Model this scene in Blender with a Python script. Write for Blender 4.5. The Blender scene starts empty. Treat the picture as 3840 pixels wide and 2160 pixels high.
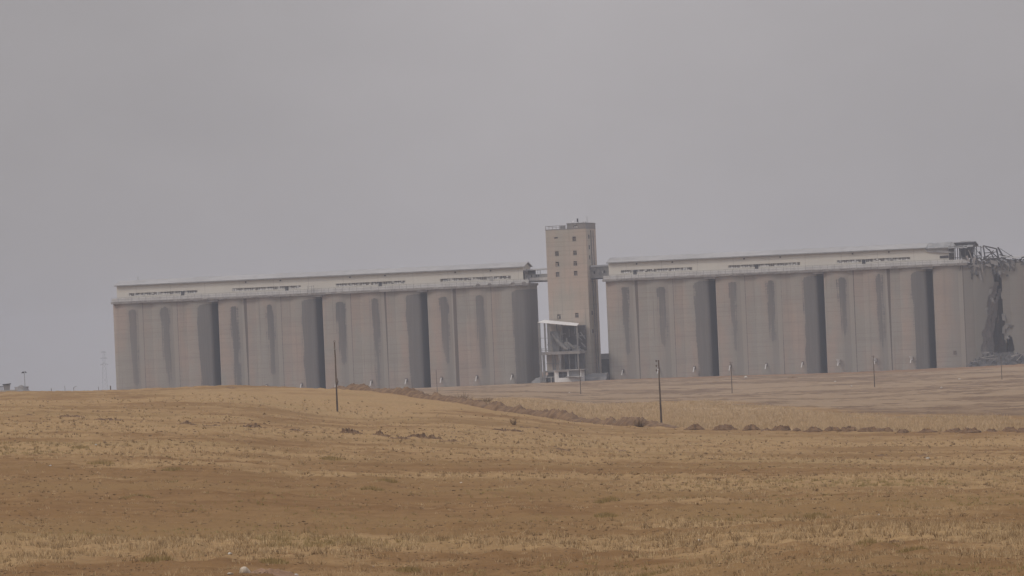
import bpy, math, random
import numpy as np
from mathutils import Vector, Matrix
R = math.radians
random.seed(7)
rng = np.random.default_rng(11)
sc = bpy.context.scene
COL = sc.collection

# ------------------------------------------------------------------ camera
CAM_Z = 3.0
HFOV = R(9.2)
PITCH = 0.013370
ROLL = -0.04269
cam_d = bpy.data.cameras.new('camera')
cam_d.sensor_width = 36.0
cam_d.lens = 18.0 / math.tan(HFOV / 2)
cam_d.clip_start = 1.0
cam_d.clip_end = 30000.0
cam = bpy.data.objects.new('camera', cam_d)
COL.objects.link(cam)
cam.matrix_world = (Matrix.Translation((0, 0, CAM_Z)) @ Matrix.Rotation(math.pi / 2 + PITCH, 4, 'X')
                    @ Matrix.Rotation(ROLL, 4, 'Z'))
sc.camera = cam

# ------------------------------------------------------------------ light
SUN_EL, SUN_AZ = R(42), math.atan2(-0.93, -0.36)      # azimuth measured from +Y towards +X
SUN_STRENGTH = 1.15
SKY_GREY = (3.99, 3.79, 3.89)
sun_d = bpy.data.lights.new('sun', 'SUN')
sun_d.energy = SUN_STRENGTH
sun_d.angle = R(10)
sun_d.color = (1.0, 0.90, 0.79)
sun = bpy.data.objects.new('sun', sun_d)
COL.objects.link(sun)
to_sun = Vector((math.sin(SUN_AZ) * math.cos(SUN_EL), math.cos(SUN_AZ) * math.cos(SUN_EL), math.sin(SUN_EL)))
sun.rotation_euler = (-to_sun).to_track_quat('-Z', 'Y').to_euler()

world = bpy.data.worlds.new('World')
sc.world = world
world.use_nodes = True
wt = world.node_tree
wt.nodes.clear()


def N(t, typ, **kw):
    n = t.nodes.new(typ)
    for k, v in kw.items():
        setattr(n, k, v)
    return n


def mathn(t, op, a, b=None, c=None, clamp=False):
    n = N(t, 'ShaderNodeMath', operation=op, use_clamp=clamp)
    for i, v in enumerate((a, b, c)):
        if v is None:
            continue
        if isinstance(v, (int, float)):
            n.inputs[i].default_value = v
        else:
            t.links.new(v, n.inputs[i])
    return n.outputs[0]


def mixc(t, fac, a, b, blend='MIX'):
    n = N(t, 'ShaderNodeMix', data_type='RGBA', blend_type=blend)
    if isinstance(fac, (int, float)):
        n.inputs[0].default_value = fac
    else:
        t.links.new(fac, n.inputs[0])
    for i, v in ((6, a), (7, b)):
        if isinstance(v, (tuple, list)):
            n.inputs[i].default_value = (*v[:3], 1)
        else:
            t.links.new(v, n.inputs[i])
    return n.outputs[2]


def smooth(t, v, lo, hi, to0=0.0, to1=1.0):
    n = N(t, 'ShaderNodeMapRange', interpolation_type='SMOOTHSTEP')
    t.links.new(v, n.inputs[0])
    for i, x in zip((1, 2, 3, 4), (lo, hi, to0, to1)):
        n.inputs[i].default_value = x
    return n.outputs[0]


def noise(t, vec, scale, detail=4.0, rough=0.55):
    n = N(t, 'ShaderNodeTexNoise')
    n.inputs['Scale'].default_value = scale
    n.inputs['Detail'].default_value = detail
    n.inputs['Roughness'].default_value = rough
    if vec is not None:
        t.links.new(vec, n.inputs['Vector'])
    return n.outputs['Fac']


def scaled(t, vec, s):
    n = N(t, 'ShaderNodeVectorMath', operation='MULTIPLY')
    t.links.new(vec, n.inputs[0])
    n.inputs[1].default_value = s
    return n.outputs[0]


wc = N(wt, 'ShaderNodeTexCoord').outputs['Generated']
sky = N(wt, 'ShaderNodeTexSky', sky_type='NISHITA')
sky.sun_disc = False
sky.sun_elevation = SUN_EL
sky.sun_rotation = SUN_AZ
sky.dust_density = 6.0
sep = N(wt, 'ShaderNodeSeparateXYZ')
wt.links.new(wc, sep.inputs[0])
el = mathn(wt, 'MAXIMUM', sep.outputs['Z'], 0.0)
over = mathn(wt, 'MULTIPLY_ADD', el, 1.75, 1.0)              # overcast dome: brighter towards the zenith
cl = noise(wt, scaled(wt, wc, (1, 1, 1.6)), 7.0, 3.0, 0.5)
cl2 = noise(wt, scaled(wt, wc, (1, 1, 1.8)), 46.0, 3.0, 0.5)
over = mathn(wt, 'MULTIPLY', over, smooth(wt, cl, 0.3, 0.7, 0.95, 1.05))
over = mathn(wt, 'MULTIPLY', over, smooth(wt, cl2, 0.3, 0.7, 0.985, 1.015))
sx_ = sep.outputs['X']                                       # sky dimmed left and right of the bright middle, standing in for lens vignetting
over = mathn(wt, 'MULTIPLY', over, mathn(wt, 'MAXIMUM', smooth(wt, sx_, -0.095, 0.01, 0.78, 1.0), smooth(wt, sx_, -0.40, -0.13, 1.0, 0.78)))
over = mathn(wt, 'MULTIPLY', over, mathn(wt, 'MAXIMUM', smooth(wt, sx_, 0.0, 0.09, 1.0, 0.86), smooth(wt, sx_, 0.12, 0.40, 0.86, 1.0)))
ov = N(wt, 'ShaderNodeVectorMath', operation='SCALE')
ov.inputs[0].default_value = SKY_GREY
wt.links.new(over, ov.inputs['Scale'])
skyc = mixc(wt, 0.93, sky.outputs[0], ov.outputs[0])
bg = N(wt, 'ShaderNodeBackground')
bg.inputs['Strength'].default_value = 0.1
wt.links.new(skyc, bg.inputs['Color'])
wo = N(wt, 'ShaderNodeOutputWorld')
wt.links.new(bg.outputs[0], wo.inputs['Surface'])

sc.view_settings.view_transform = 'Standard'
sc.view_settings.look = 'None'
sc.view_settings.exposure = 0.0
sc.view_settings.gamma = 1.0
sc.view_settings.use_curve_mapping = False
sc.render.engine = 'CYCLES'
sc.cycles.max_bounces = 6
sc.cycles.volume_bounces = 3
sc.cycles.use_denoising = True
sc.cycles.denoising_prefilter = 'ACCURATE'
sc.cycles.denoiser = 'OPENIMAGEDENOISE'
sc.cycles.denoising_input_passes = 'RGB_ALBEDO_NORMAL'

# ------------------------------------------------------------------ helpers
def tag(o, label=None, cat=None, group=None, kind=None):
    if label: o['label'] = label
    if cat: o['category'] = cat
    if group: o['group'] = group
    if kind or label: o['kind'] = kind or 'thing'
    return o


class MB:
    """collects polygons of one mesh"""
    def __init__(self):
        self.v, self.f = [], []

    def add(self, vs, fs):
        b = len(self.v)
        self.v += [tuple(p) for p in vs]
        self.f += [tuple(i + b for i in f) for f in fs]
        return self

    def hexa(self, p):
        return self.add(p, [(0, 3, 2, 1), (4, 5, 6, 7), (0, 1, 5, 4), (1, 2, 6, 5), (2, 3, 7, 6), (3, 0, 4, 7)])

    def box(self, x0, x1, y0, y1, z0, z1):
        return self.hexa([(x0, y0, z0), (x1, y0, z0), (x1, y1, z0), (x0, y1, z0),
                          (x0, y0, z1), (x1, y0, z1), (x1, y1, z1), (x0, y1, z1)])

    def bar(self, a, b, w, h=None):
        a, b = Vector(a), Vector(b)
        h = h or w
        d = (b - a).normalized()
        up = Vector((0, 0, 1)) if abs(d.z) < 0.9 else Vector((0, 1, 0))
        s = d.cross(up).normalized() * (w / 2)
        u = s.cross(d).normalized() * (h / 2)
        return self.hexa([a - s - u, a + s - u, b + s - u, b - s - u, a - s + u, a + s + u, b + s + u, b - s + u])

    def tube(self, pts, rad, n=10, cap=True):
        pts = [Vector(p) for p in pts]
        if isinstance(rad, (int, float)):
            rad = [rad] * len(pts)
        vs, fs = [], []
        for i, p in enumerate(pts):
            d = (pts[min(i + 1, len(pts) - 1)] - pts[max(i - 1, 0)]).normalized()
            up = Vector((0, 0, 1)) if abs(d.z) < 0.9 else Vector((0, 1, 0))
            s = d.cross(up).normalized()
            u = s.cross(d).normalized()
            for k in range(n):
                a = 2 * math.pi * k / n
                vs.append(p + s * math.cos(a) * rad[i] + u * math.sin(a) * rad[i])
        for i in range(len(pts) - 1):
            for k in range(n):
                a, b = i * n + k, i * n + (k + 1) % n
                fs.append((a, b, b + n, a + n))
        if cap:
            fs.append(tuple(reversed(range(n))))
            fs.append(tuple(range((len(pts) - 1) * n, len(pts) * n)))
        return self.add(vs, fs)

    def slab(self, quad, t):
        """a thin plate: four corners and a thickness along its normal"""
        q = [Vector(p) for p in quad]
        n = (q[1] - q[0]).cross(q[3] - q[0]).normalized() * t
        return self.hexa(q + [p + n for p in q])

    def wall_holes(self, x0, x1, z0, z1, y, holes, depth):
        """a wall face at y, facing -y, with rectangular openings and their reveals going back by depth"""
        xs = sorted({x0, x1, *[h[0] for h in holes], *[h[1] for h in holes]})
        zs = sorted({z0, z1, *[h[2] for h in holes], *[h[3] for h in holes]})
        for i in range(len(xs) - 1):
            for j in range(len(zs) - 1):
                cx, cz = (xs[i] + xs[i + 1]) / 2, (zs[j] + zs[j + 1]) / 2
                if any(h[0] < cx < h[1] and h[2] < cz < h[3] for h in holes):
                    continue
                a, b, c, d = xs[i], xs[i + 1], zs[j], zs[j + 1]
                self.add([(a, y, c), (b, y, c), (b, y, d), (a, y, d)], [(0, 1, 2, 3)])
        for (a, b, c, d) in holes:
            e = y + depth
            self.add([(a, y, c), (b, y, c), (b, y, d), (a, y, d), (a, e, c), (b, e, c), (b, e, d), (a, e, d)],
                     [(0, 4, 5, 1), (1, 5, 6, 2), (2, 6, 7, 3), (3, 7, 4, 0)])
        return self

    def build(self, name, mat, parent=None, smooth_=False, attrs=None):
        me = bpy.data.meshes.new(name)
        me.from_pydata(self.v, [], self.f)
        me.materials.append(mat) if mat else None
        if smooth_:
            me.polygons.foreach_set('use_smooth', [True] * len(me.polygons))
        for k, a in (attrs or {}).items():
            at = me.attributes.new(k, 'FLOAT', 'POINT')
            at.data.foreach_set('value', np.asarray(a, dtype=np.float32))
        me.update()
        o = bpy.data.objects.new(name, me)
        COL.objects.link(o)
        if parent is not None:
            o.parent = parent
        return o


def np_mesh(name, v, f, mat, attrs=None, smooth_=False):
    """big mesh from arrays; f is (n, k)"""
    me = bpy.data.meshes.new(name)
    n, k = f.shape
    me.vertices.add(len(v)); me.vertices.foreach_set('co', v.astype(np.float32).ravel())
    me.loops.add(n * k); me.loops.foreach_set('vertex_index', f.astype(np.int32).ravel())
    me.polygons.add(n)
    me.polygons.foreach_set('loop_start', np.arange(0, n * k, k, dtype=np.int32))
    if smooth_:
        me.polygons.foreach_set('use_smooth', np.ones(n, dtype=bool))
    for kk, a in (attrs or {}).items():
        at = me.attributes.new(kk, 'FLOAT', 'POINT')
        at.data.foreach_set('value', np.asarray(a, dtype=np.float32))
    me.materials.append(mat) if mat else None
    me.update(calc_edges=True)
    o = bpy.data.objects.new(name, me)
    COL.objects.link(o)
    return o


def empty(name, loc, rz=0.0):
    o = bpy.data.objects.new(name, None)
    o.empty_display_size = 0.5
    o.location = loc
    o.rotation_euler = (0, 0, rz)
    COL.objects.link(o)
    return o


def kids(o):
    return [c for c in ALLCH.get(o.name, [])]


# value noise on numpy arrays
_perm = rng.permutation(4096)
_val = rng.random(4096)


def vnoise(x, y):
    xi, yi = np.floor(x).astype(int), np.floor(y).astype(int)
    fx, fy = x - xi, y - yi
    fx, fy = fx * fx * (3 - 2 * fx), fy * fy * (3 - 2 * fy)
    h = lambda a, b: _val[_perm[(a + _perm[b & 4095]) & 4095]]
    return ((h(xi, yi) * (1 - fx) + h(xi + 1, yi) * fx) * (1 - fy)
            + (h(xi, yi + 1) * (1 - fx) + h(xi + 1, yi + 1) * fx) * fy)


def fbm(x, y, oct_=4):
    s, a, t = 0, 1, 0
    for k in range(oct_):
        s = s + a * vnoise(x * 2 ** k + 17.3 * k, y * 2 ** k - 9.1 * k)
        t += a
        a *= 0.5
    return s / t


# ------------------------------------------------------------------ materials
def new_mat(name):
    m = bpy.data.materials.new(name)
    m.use_nodes = True
    t = m.node_tree
    b = t.nodes['Principled BSDF']
    b.inputs['Roughness'].default_value = 0.85
    b.inputs['Specular IOR Level'].default_value = 0.2
    return m, t, b


def attr(t, name):
    n = N(t, 'ShaderNodeAttribute')
    n.attribute_name = name
    return n.outputs['Fac']


def objc(t):
    return N(t, 'ShaderNodeTexCoord').outputs['Object']


def bump(t, b, h, strength, dist):
    n = N(t, 'ShaderNodeBump')
    n.inputs['Strength'].default_value = strength
    n.inputs['Distance'].default_value = dist
    t.links.new(h, n.inputs['Height'])
    t.links.new(n.outputs[0], b.inputs['Normal'])


def mottled(name, c1, c2, scale=0.5, rough=0.85, stretch=(1, 1, 1), metal=0.0, dirt=0.0):
    m, t, b = new_mat(name)
    o = objc(t)
    n1 = noise(t, scaled(t, o, stretch), scale, 5)
    col = mixc(t, smooth(t, n1, 0.35, 0.65), c1, c2)
    n2 = noise(t, scaled(t, o, (1, 1, 0.2)), scale * 5, 4)
    col = mixc(t, smooth(t, n2, 0.45, 0.75, 0.0, 0.3 + dirt), col, tuple(x * 0.5 for x in c1))
    t.links.new(col, b.inputs['Base Color'])
    b.inputs['Roughness'].default_value = rough
    b.inputs['Metallic'].default_value = metal
    return m


def concrete_mat(name, warm, cool, dark=(0.105, 0.104, 0.104), with_stain_shade=True, gloom=0.0):
    m, t, b = new_mat(name)
    o = objc(t)
    n_big = noise(t, scaled(t, o, (1, 1, 0.35)), 0.16, 4)
    n_band = noise(t, scaled(t, o, (0.03, 0.03, 1.1)), 1.0, 5, 0.65)
    n_str = noise(t, scaled(t, o, (1.3, 1.3, 0.035)), 1.0, 5, 0.6)
    n_fine = noise(t, o, 2.2, 5, 0.65)
    col = mixc(t, smooth(t, n_big, 0.36, 0.62), warm, cool)
    col = mixc(t, smooth(t, n_band, 0.5, 0.72, 0.0, 0.30), col, tuple(x * 0.72 for x in warm))
    col = mixc(t, smooth(t, n_band, 0.30, 0.44, 0.22, 0.0), col, tuple(min(1, x * 1.18) for x in cool))
    col = mixc(t, smooth(t, n_str, 0.52, 0.75, 0.0, 0.45), col, tuple(x * 0.66 for x in cool))
    col = mixc(t, smooth(t, n_fine, 0.4, 0.75, 0.0, 0.22), col, tuple(x * 0.62 for x in warm))
    spz = N(t, 'ShaderNodeSeparateXYZ')
    t.links.new(o, spz.inputs[0])
    lift = mathn(t, 'PINGPONG', mathn(t, 'MULTIPLY_ADD', n_big, .25, spz.outputs['Z']), 0.62)
    n_l = noise(t, scaled(t, o, (0.10, 0.10, 0.55)), 1.0, 3, 0.6)
    lf = mathn(t, 'MULTIPLY', smooth(t, lift, 0.0, 0.14, 1.0, 0.0), smooth(t, n_l, 0.42, 0.62, 0.04, 0.5))
    col = mixc(t, lf, col, tuple(x * 0.6 for x in warm))
    n_pour = noise(t, scaled(t, o, (0.018, 0.018, 0.42)), 1.0, 2, 0.5)
    col = mixc(t, smooth(t, n_pour, 0.52, 0.56, 0.0, 0.16), col, tuple(x * 0.7 for x in cool))
    n_run = noise(t, scaled(t, o, (2.2, 2.2, 0.022)), 1.0, 3, 0.55)
    n_gate = noise(t, scaled(t, o, (0.16, 0.16, 0.05)), 1.0, 2, 0.5)
    run = mathn(t, 'MULTIPLY', smooth(t, n_run, 0.63, 0.69), smooth(t, n_gate, 0.45, 0.6, 0.0, 0.55))
    col = mixc(t, run, col, (0.15, 0.135, 0.125))
    if with_stain_shade:
        tl = attr(t, 'tail')
        n_t = noise(t, scaled(t, o, (1.6, 1.6, 0.05)), 1.0, 4, 0.6)
        te = mathn(t, 'MULTIPLY_ADD', mathn(t, 'SUBTRACT', n_t, 0.5), 2.2, tl)
        col = mixc(t, smooth(t, te, -0.5, 0.6, 0.0, 0.50), col, (0.165, 0.165, 0.16))
        st, seam, tint = attr(t, 'stain'), attr(t, 'seam'), attr(t, 'tint')
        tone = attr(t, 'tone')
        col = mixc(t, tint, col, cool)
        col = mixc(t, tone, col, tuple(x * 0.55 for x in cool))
        n_edge = noise(t, scaled(t, o, (0.5, 0.5, 1.9)), 1.5, 5, 0.7)
        n_drip = noise(t, scaled(t, o, (2.6, 2.6, 0.10)), 1.0, 4, 0.6)
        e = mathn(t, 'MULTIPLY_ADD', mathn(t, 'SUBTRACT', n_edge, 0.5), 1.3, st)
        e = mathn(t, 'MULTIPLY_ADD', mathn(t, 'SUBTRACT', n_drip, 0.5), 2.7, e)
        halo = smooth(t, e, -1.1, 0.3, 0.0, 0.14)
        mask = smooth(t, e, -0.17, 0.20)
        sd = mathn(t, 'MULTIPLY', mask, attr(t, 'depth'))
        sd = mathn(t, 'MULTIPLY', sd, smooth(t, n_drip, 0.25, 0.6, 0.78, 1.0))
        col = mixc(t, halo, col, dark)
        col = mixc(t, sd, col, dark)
        e2 = mathn(t, 'MULTIPLY_ADD', mathn(t, 'SUBTRACT', n_edge, 0.5), 0.16, seam)
        col = mixc(t, smooth(t, e2, -0.05, 0.05, 0.0, 0.85), col, (0.105, 0.085, 0.075))
    t.links.new(col, b.inputs['Base Color'])
    bump(t, b, mathn(t, 'ADD', n_band, n_fine), 0.25, 0.08)
    return m


M = {}
M['silo'] = concrete_mat('silo_concrete', (0.345, 0.280, 0.238), (0.298, 0.283, 0.255))
M['tower'] = concrete_mat('tower_concrete', (0.44, 0.36, 0.298), (0.375, 0.35, 0.30), with_stain_shade=False)
M['old'] = concrete_mat('weathered_concrete', (0.24, 0.215, 0.20), (0.21, 0.205, 0.20), with_stain_shade=False)
M['pale'] = mottled('pale_concrete', (0.37, 0.36, 0.345), (0.27, 0.265, 0.26), 0.4, dirt=0.2)
M['aged'] = mottled('aged_concrete', (0.23, 0.224, 0.215), (0.17, 0.166, 0.162), 0.5, dirt=0.2)
M['heapm'] = mottled('grey_spill', (0.24, 0.24, 0.24), (0.19, 0.19, 0.19), 0.5)
M['slab'] = mottled('slab_concrete', (0.22, 0.205, 0.195), (0.30, 0.285, 0.27), 0.5, dirt=0.2)
M['parapet'] = mottled('parapet_paint', (0.58, 0.575, 0.56), (0.50, 0.49, 0.48), 0.4, dirt=0.05)
M['dark'] = mottled('dark_void', (0.045, 0.046, 0.05), (0.06, 0.06, 0.065), 0.6)
M['white'] = mottled('white_paint', (0.78, 0.78, 0.77), (0.70, 0.70, 0.69), 0.4, 0.6)
M['steel'] = mottled('grey_steel', (0.20, 0.205, 0.21), (0.28, 0.28, 0.28), 0.8, 0.6)
M['rust'] = mottled('rusty_steel', (0.13, 0.105, 0.09), (0.19, 0.165, 0.15), 1.5, 0.8)
M['black'] = mottled('scorched_steel', (0.06, 0.056, 0.053), (0.095, 0.09, 0.085), 1.2)
M['wood'] = mottled('weathered_wood', (0.075, 0.058, 0.048), (0.14, 0.11, 0.085), 1.2, 0.9, (2, 2, 0.6))
M['roof'] = mottled('roof_sheet', (0.345, 0.345, 0.345), (0.30, 0.30, 0.30), 0.10, 0.7)
M['pane'] = mottled('dusty_glass', (0.66, 0.66, 0.65), (0.34, 0.345, 0.35), 1.1, 0.4)
M['teal'] = mottled('dark_green_paint', (0.07, 0.085, 0.085), (0.09, 0.10, 0.10), 0.5)
M['stone'] = mottled('pale_stone', (0.52, 0.46, 0.37), (0.40, 0.34, 0.27), 1.5)
M['rubble'] = mottled('broken_concrete', (0.11, 0.106, 0.103), (0.065, 0.064, 0.065), 0.6)
M['trash'] = mottled('white_litter', (0.56, 0.53, 0.48), (0.44, 0.41, 0.36), 2.0)
M['soil'] = mottled('brown_earth', (0.125, 0.075, 0.042), (0.185, 0.116, 0.066), 2.2, 1.0)
M['bankm'] = mottled('bank_earth', (0.15, 0.093, 0.058), (0.235, 0.158, 0.095), 1.0, 1.0, dirt=0.2)
M['banksoil'] = mottled('turned_earth', (0.125, 0.076, 0.044), (0.215, 0.14, 0.08), .8, 1.0, dirt=0.2)
M['crumb'] = mottled('crumb_earth', (0.15, 0.095, 0.053), (0.25, 0.168, 0.092), 0.7, 1.0)
M['palesoil'] = mottled('pale_earth', (0.30, 0.20, 0.135), (0.24, 0.15, 0.095), 2.0, 1.0)


def cream_mat():
    m, t, b = new_mat('cream_sheet')
    o = objc(t)
    sp = N(t, 'ShaderNodeSeparateXYZ')
    t.links.new(o, sp.inputs[0])
    col = mixc(t, smooth(t, noise(t, o, 0.12, 3), 0.35, 0.65), (0.60, 0.585, 0.53), (0.56, 0.545, 0.495))
    n2 = noise(t, scaled(t, o, (1.5, 1, 0.15)), 1.2, 4)
    col = mixc(t, smooth(t, n2, 0.52, 0.78, 0.0, 0.16), col, (0.40, 0.385, 0.34))
    fr = mathn(t, 'PINGPONG', mathn(t, 'ADD', sp.outputs['X'], 3.1), 4.985)
    col = mixc(t, smooth(t, fr, 0.0, 0.09, 0.6, 0.0), col, (0.30, 0.285, 0.25))
    fl = mathn(t, 'PINGPONG', sp.outputs['X'], 0.5)
    t.links.new(col, b.inputs['Base Color'])
    b.inputs['Roughness'].default_value = 0.6
    bump(t, b, fl, 0.3, 0.05)
    return m


M['cream'] = cream_mat()


def ground_mat():
    m, t, b = new_mat('dry_field')
    o = objc(t)
    patch, strip, far, near = attr(t, 'patch'), attr(t, 'strip'), attr(t, 'far'), attr(t, 'bare')
    n_big = noise(t, o, 0.035, 5, 0.6)
    n_mid = noise(t, scaled(t, o, (0.6, 1, 1)), 0.32, 6, 0.65)
    n_fine = noise(t, o, 2.4, 6, 0.7)
    n_sp = noise(t, o, 5.5, 3, 0.6)
    soil = mixc(t, smooth(t, n_mid, 0.35, 0.65), (0.200, 0.116, 0.052), (0.255, 0.158, 0.074))
    soil = mixc(t, smooth(t, n_big, 0.38, 0.66), soil, (0.25, 0.160, 0.074))
    straw = mixc(t, smooth(t, n_fine, 0.35, 0.65), (0.395, 0.270, 0.138), (0.29, 0.190, 0.094))
    straw = mixc(t, smooth(t, n_big, 0.50, 0.70, 0.0, 0.6), straw, (0.30, 0.215, 0.105))
    g = mathn(t, 'ADD', mathn(t, 'MULTIPLY', patch, 0.62), mathn(t, 'ADD', mathn(t, 'MULTIPLY', n_mid, 0.55), mathn(t, 'MULTIPLY', n_fine, 0.5)))
    col = mixc(t, smooth(t, g, 0.66, 1.0), soil, straw)
    n_far = noise(t, scaled(t, o, (0.5, 0.12, 1)), 0.30, 6, 0.7)
    farc = mixc(t, smooth(t, n_far, 0.4, 0.62), (0.165, 0.112, 0.072), (0.245, 0.175, 0.112))
    farc = mixc(t, smooth(t, patch, 0.45, 0.62, 0.0, 0.75), farc, (0.315, 0.235, 0.155))
    col = mixc(t, far, col, farc)
    sc_ = mixc(t, smooth(t, n_mid, 0.3, 0.7), (0.42, 0.31, 0.19), (0.34, 0.25, 0.15))
    col = mixc(t, strip, col, sc_)
    col = mixc(t, near, col, mixc(t, smooth(t, n_mid, 0.4, 0.6), (0.19, 0.11, 0.062), (0.24, 0.145, 0.08)))
    sp = smooth(t, n_sp, 0.58, 0.70, 0.0, 0.4)
    sp = mathn(t, 'MULTIPLY', sp, mathn(t, 'SUBTRACT', 1.0, mathn(t, 'MAXIMUM', strip, mathn(t, 'MULTIPLY', far, 0.6))))
    col = mixc(t, sp, col, (0.085, 0.052, 0.03))
    t.links.new(col, b.inputs['Base Color'])
    b.inputs['Roughness'].default_value = 1.0
    b.inputs['Specular IOR Level'].default_value = 0.05
    bump(t, b, mathn(t, 'ADD', n_fine, mathn(t, 'MULTIPLY', n_sp, 0.6)), 0.9, 0.12)
    return m


def grass_mat(name, a, c, green=None):
    m, t, b = new_mat(name)
    r = attr(t, 'shade')
    col = mixc(t, r, a, c)
    if green:
        col = mixc(t, attr(t, 'green'), col, green)
    t.links.new(col, b.inputs['Base Color'])
    b.inputs['Roughness'].default_value = 0.9
    b.inputs['Specular IOR Level'].default_value = 0.1
    return m


M['ground'] = ground_mat()
M['grass'] = grass_mat('dry_grass_blades', (0.14, 0.092, 0.046), (0.55, 0.41, 0.24), (0.30, 0.24, 0.105))
M['tall'] = grass_mat('tall_straw', (0.31, 0.225, 0.13), (0.56, 0.425, 0.265))
M['tuss'] = grass_mat('tussock_blades', (0.21, 0.150, 0.062), (0.43, 0.325, 0.155))
M['twig'] = mottled('dry_twigs', (0.13, 0.085, 0.05), (0.21, 0.145, 0.085), 3.0)

# ------------------------------------------------------------------ terrain
TT = lambda px: math.tan(math.atan((px - 1920) * math.tan(HFOV / 2) / 1920))
KNOTS = {
    -1500: {0: 1.3, 40: .7, 80: -.4, 150: -1.2, 250: -.8, 400: .4, 550: 1.6, 700: 2.6, 850: 3.3, 950: 3.1, 1100: 2.9, 1500: 2.9, 2200: 2.9, 3600: 3.0, 5000: 3.1},
    0: {0: 1.3, 40: .6, 80: -.6, 150: -1.4, 250: -1.0, 400: .2, 550: 1.5, 700: 2.6, 850: 3.32, 950: 3.1, 1100: 2.8, 1500: 2.9, 2200: 2.8, 3600: 3.0, 5000: 3.1},
    420: {0: 1.3, 40: .6, 80: -.6, 150: -1.45, 250: -1.2, 400: -.1, 550: 1.1, 700: 2.3, 850: 2.9, 950: 2.75, 1100: 2.3, 1300: 2.3, 1740: 1.2, 2200: 1.5, 3600: 3.0, 5000: 3.1},
    840: {0: 1.3, 40: .6, 80: -.6, 150: -1.5, 250: -1.4, 400: -.6, 550: .5, 700: 2.0, 860: 2.93, 950: 2.6, 1100: 1.6, 1400: .5, 1740: 0, 2200: .3, 3600: 2.9, 5000: 3},
    1060: {0: 1.3, 40: .6, 80: -.6, 150: -1.6, 250: -1.6, 400: -1.1, 550: -.2, 650: .7, 820: 2.45, 900: 1.9, 1100: .8, 1400: .2, 1740: 0, 2200: .3, 3600: 2.9, 5000: 3},
    1290: {0: 1.3, 40: .6, 80: -.6, 150: -1.7, 250: -1.75, 400: -1.4, 550: -.95, 640: -.42, 720: .9, 780: 1.75, 840: 1.4, 950: .6, 1245: .1, 1740: 0, 2200: .2, 3600: 2.9, 5000: 3},
    1600: {0: 1.3, 40: .6, 80: -.6, 150: -1.8, 250: -1.95, 400: -1.8, 550: -1.35, 640: -.9, 700: -.2, 760: .35, 820: .1, 950: -.3, 1245: -.3, 1740: 0, 2200: .2, 3600: 2.9, 5000: 3},
    1920: {0: 1.3, 40: .6, 80: -.6, 150: -1.8, 250: -2.0, 400: -2.1, 550: -2.1, 650: -1.9, 720: -1.55, 800: -1.65, 1000: -1.2, 1245: -.9, 1500: -.4, 1740: 0, 2200: .2, 3600: 2.9, 5000: 3},
    2250: {0: 1.3, 40: .6, 80: -.6, 150: -1.8, 250: -2.2, 400: -2.65, 550: -3.05, 690: -3.05, 800: -3.0, 1000: -2.6, 1245: -2.1, 1450: -1.2, 1740: 0, 2200: .2, 3600: 2.9, 5000: 3},
    2560: {0: 1.3, 40: .6, 80: -.6, 150: -1.7, 250: -2.3, 400: -3.0, 550: -3.5, 650: -3.5, 800: -3.2, 1000: -2.7, 1245: -2.75, 1500: -1.3, 1720: -.1, 2200: .1, 3600: 2.9, 5000: 3},
    3200: {0: 1.3, 40: .6, 80: -.6, 130: -1.3, 250: -2.4, 400: -3.5, 550: -4.1, 620: -4.2, 800: -4.1, 1000: -3.6, 1245: -2.75, 1500: -1.6, 1710: -.7, 2200: .1, 3600: 2.9, 5000: 3},
    3840: {0: 1.3, 40: .6, 80: -.6, 130: -1.45, 250: -2.65, 400: -3.9, 580: -4.45, 800: -4.3, 1000: -3.7, 1300: -2.6, 1500: -1.5, 1690: -.5, 2200: .1, 3600: 2.9, 5000: 3},
    5200: {0: 1.3, 40: .6, 80: -.6, 130: -1.5, 250: -2.8, 400: -4.2, 580: -4.8, 800: -4.5, 1000: -3.7, 1300: -2.6, 1500: -1.5, 1690: -.3, 2200: .3, 3600: 2.9, 5000: 3},
}


def pchip(xk, yk, x):
    xk, yk = np.asarray(xk, float), np.asarray(yk, float)
    h = np.diff(xk); d = np.diff(yk) / h
    m = np.zeros(len(xk))
    for i in range(1, len(xk) - 1):
        if d[i - 1] * d[i] > 0:
            w1, w2 = 2 * h[i] + h[i - 1], h[i] + 2 * h[i - 1]
            m[i] = (w1 + w2) / (w1 / d[i - 1] + w2 / d[i])
    m[0], m[-1] = d[0], d[-1]
    x = np.clip(x, xk[0], xk[-1])
    i = np.clip(np.searchsorted(xk, x) - 1, 0, len(h) - 1)
    t = (x - xk[i]) / h[i]
    return ((2 * t ** 3 - 3 * t ** 2 + 1) * yk[i] + (t ** 3 - 2 * t ** 2 + t) * h[i] * m[i]
            + (-2 * t ** 3 + 3 * t ** 2) * yk[i + 1] + (t ** 3 - t ** 2) * h[i] * m[i + 1])


ZG = np.unique(np.concatenate([np.linspace(0, 150, 31), np.linspace(150, 2200, 420), np.linspace(2200, 5000, 60)]))
_cols = sorted(KNOTS)
_prof = np.array([pchip(list(KNOTS[c]), list(KNOTS[c].values()), ZG) for c in _cols])
TG = np.linspace(TT(-1500), TT(5200), 160)
_tc = np.array([TT(c) for c in _cols])
TAB = np.array([pchip(_tc, _prof[:, j], TG) for j in range(len(ZG))]).T      # (t, z)


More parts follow.
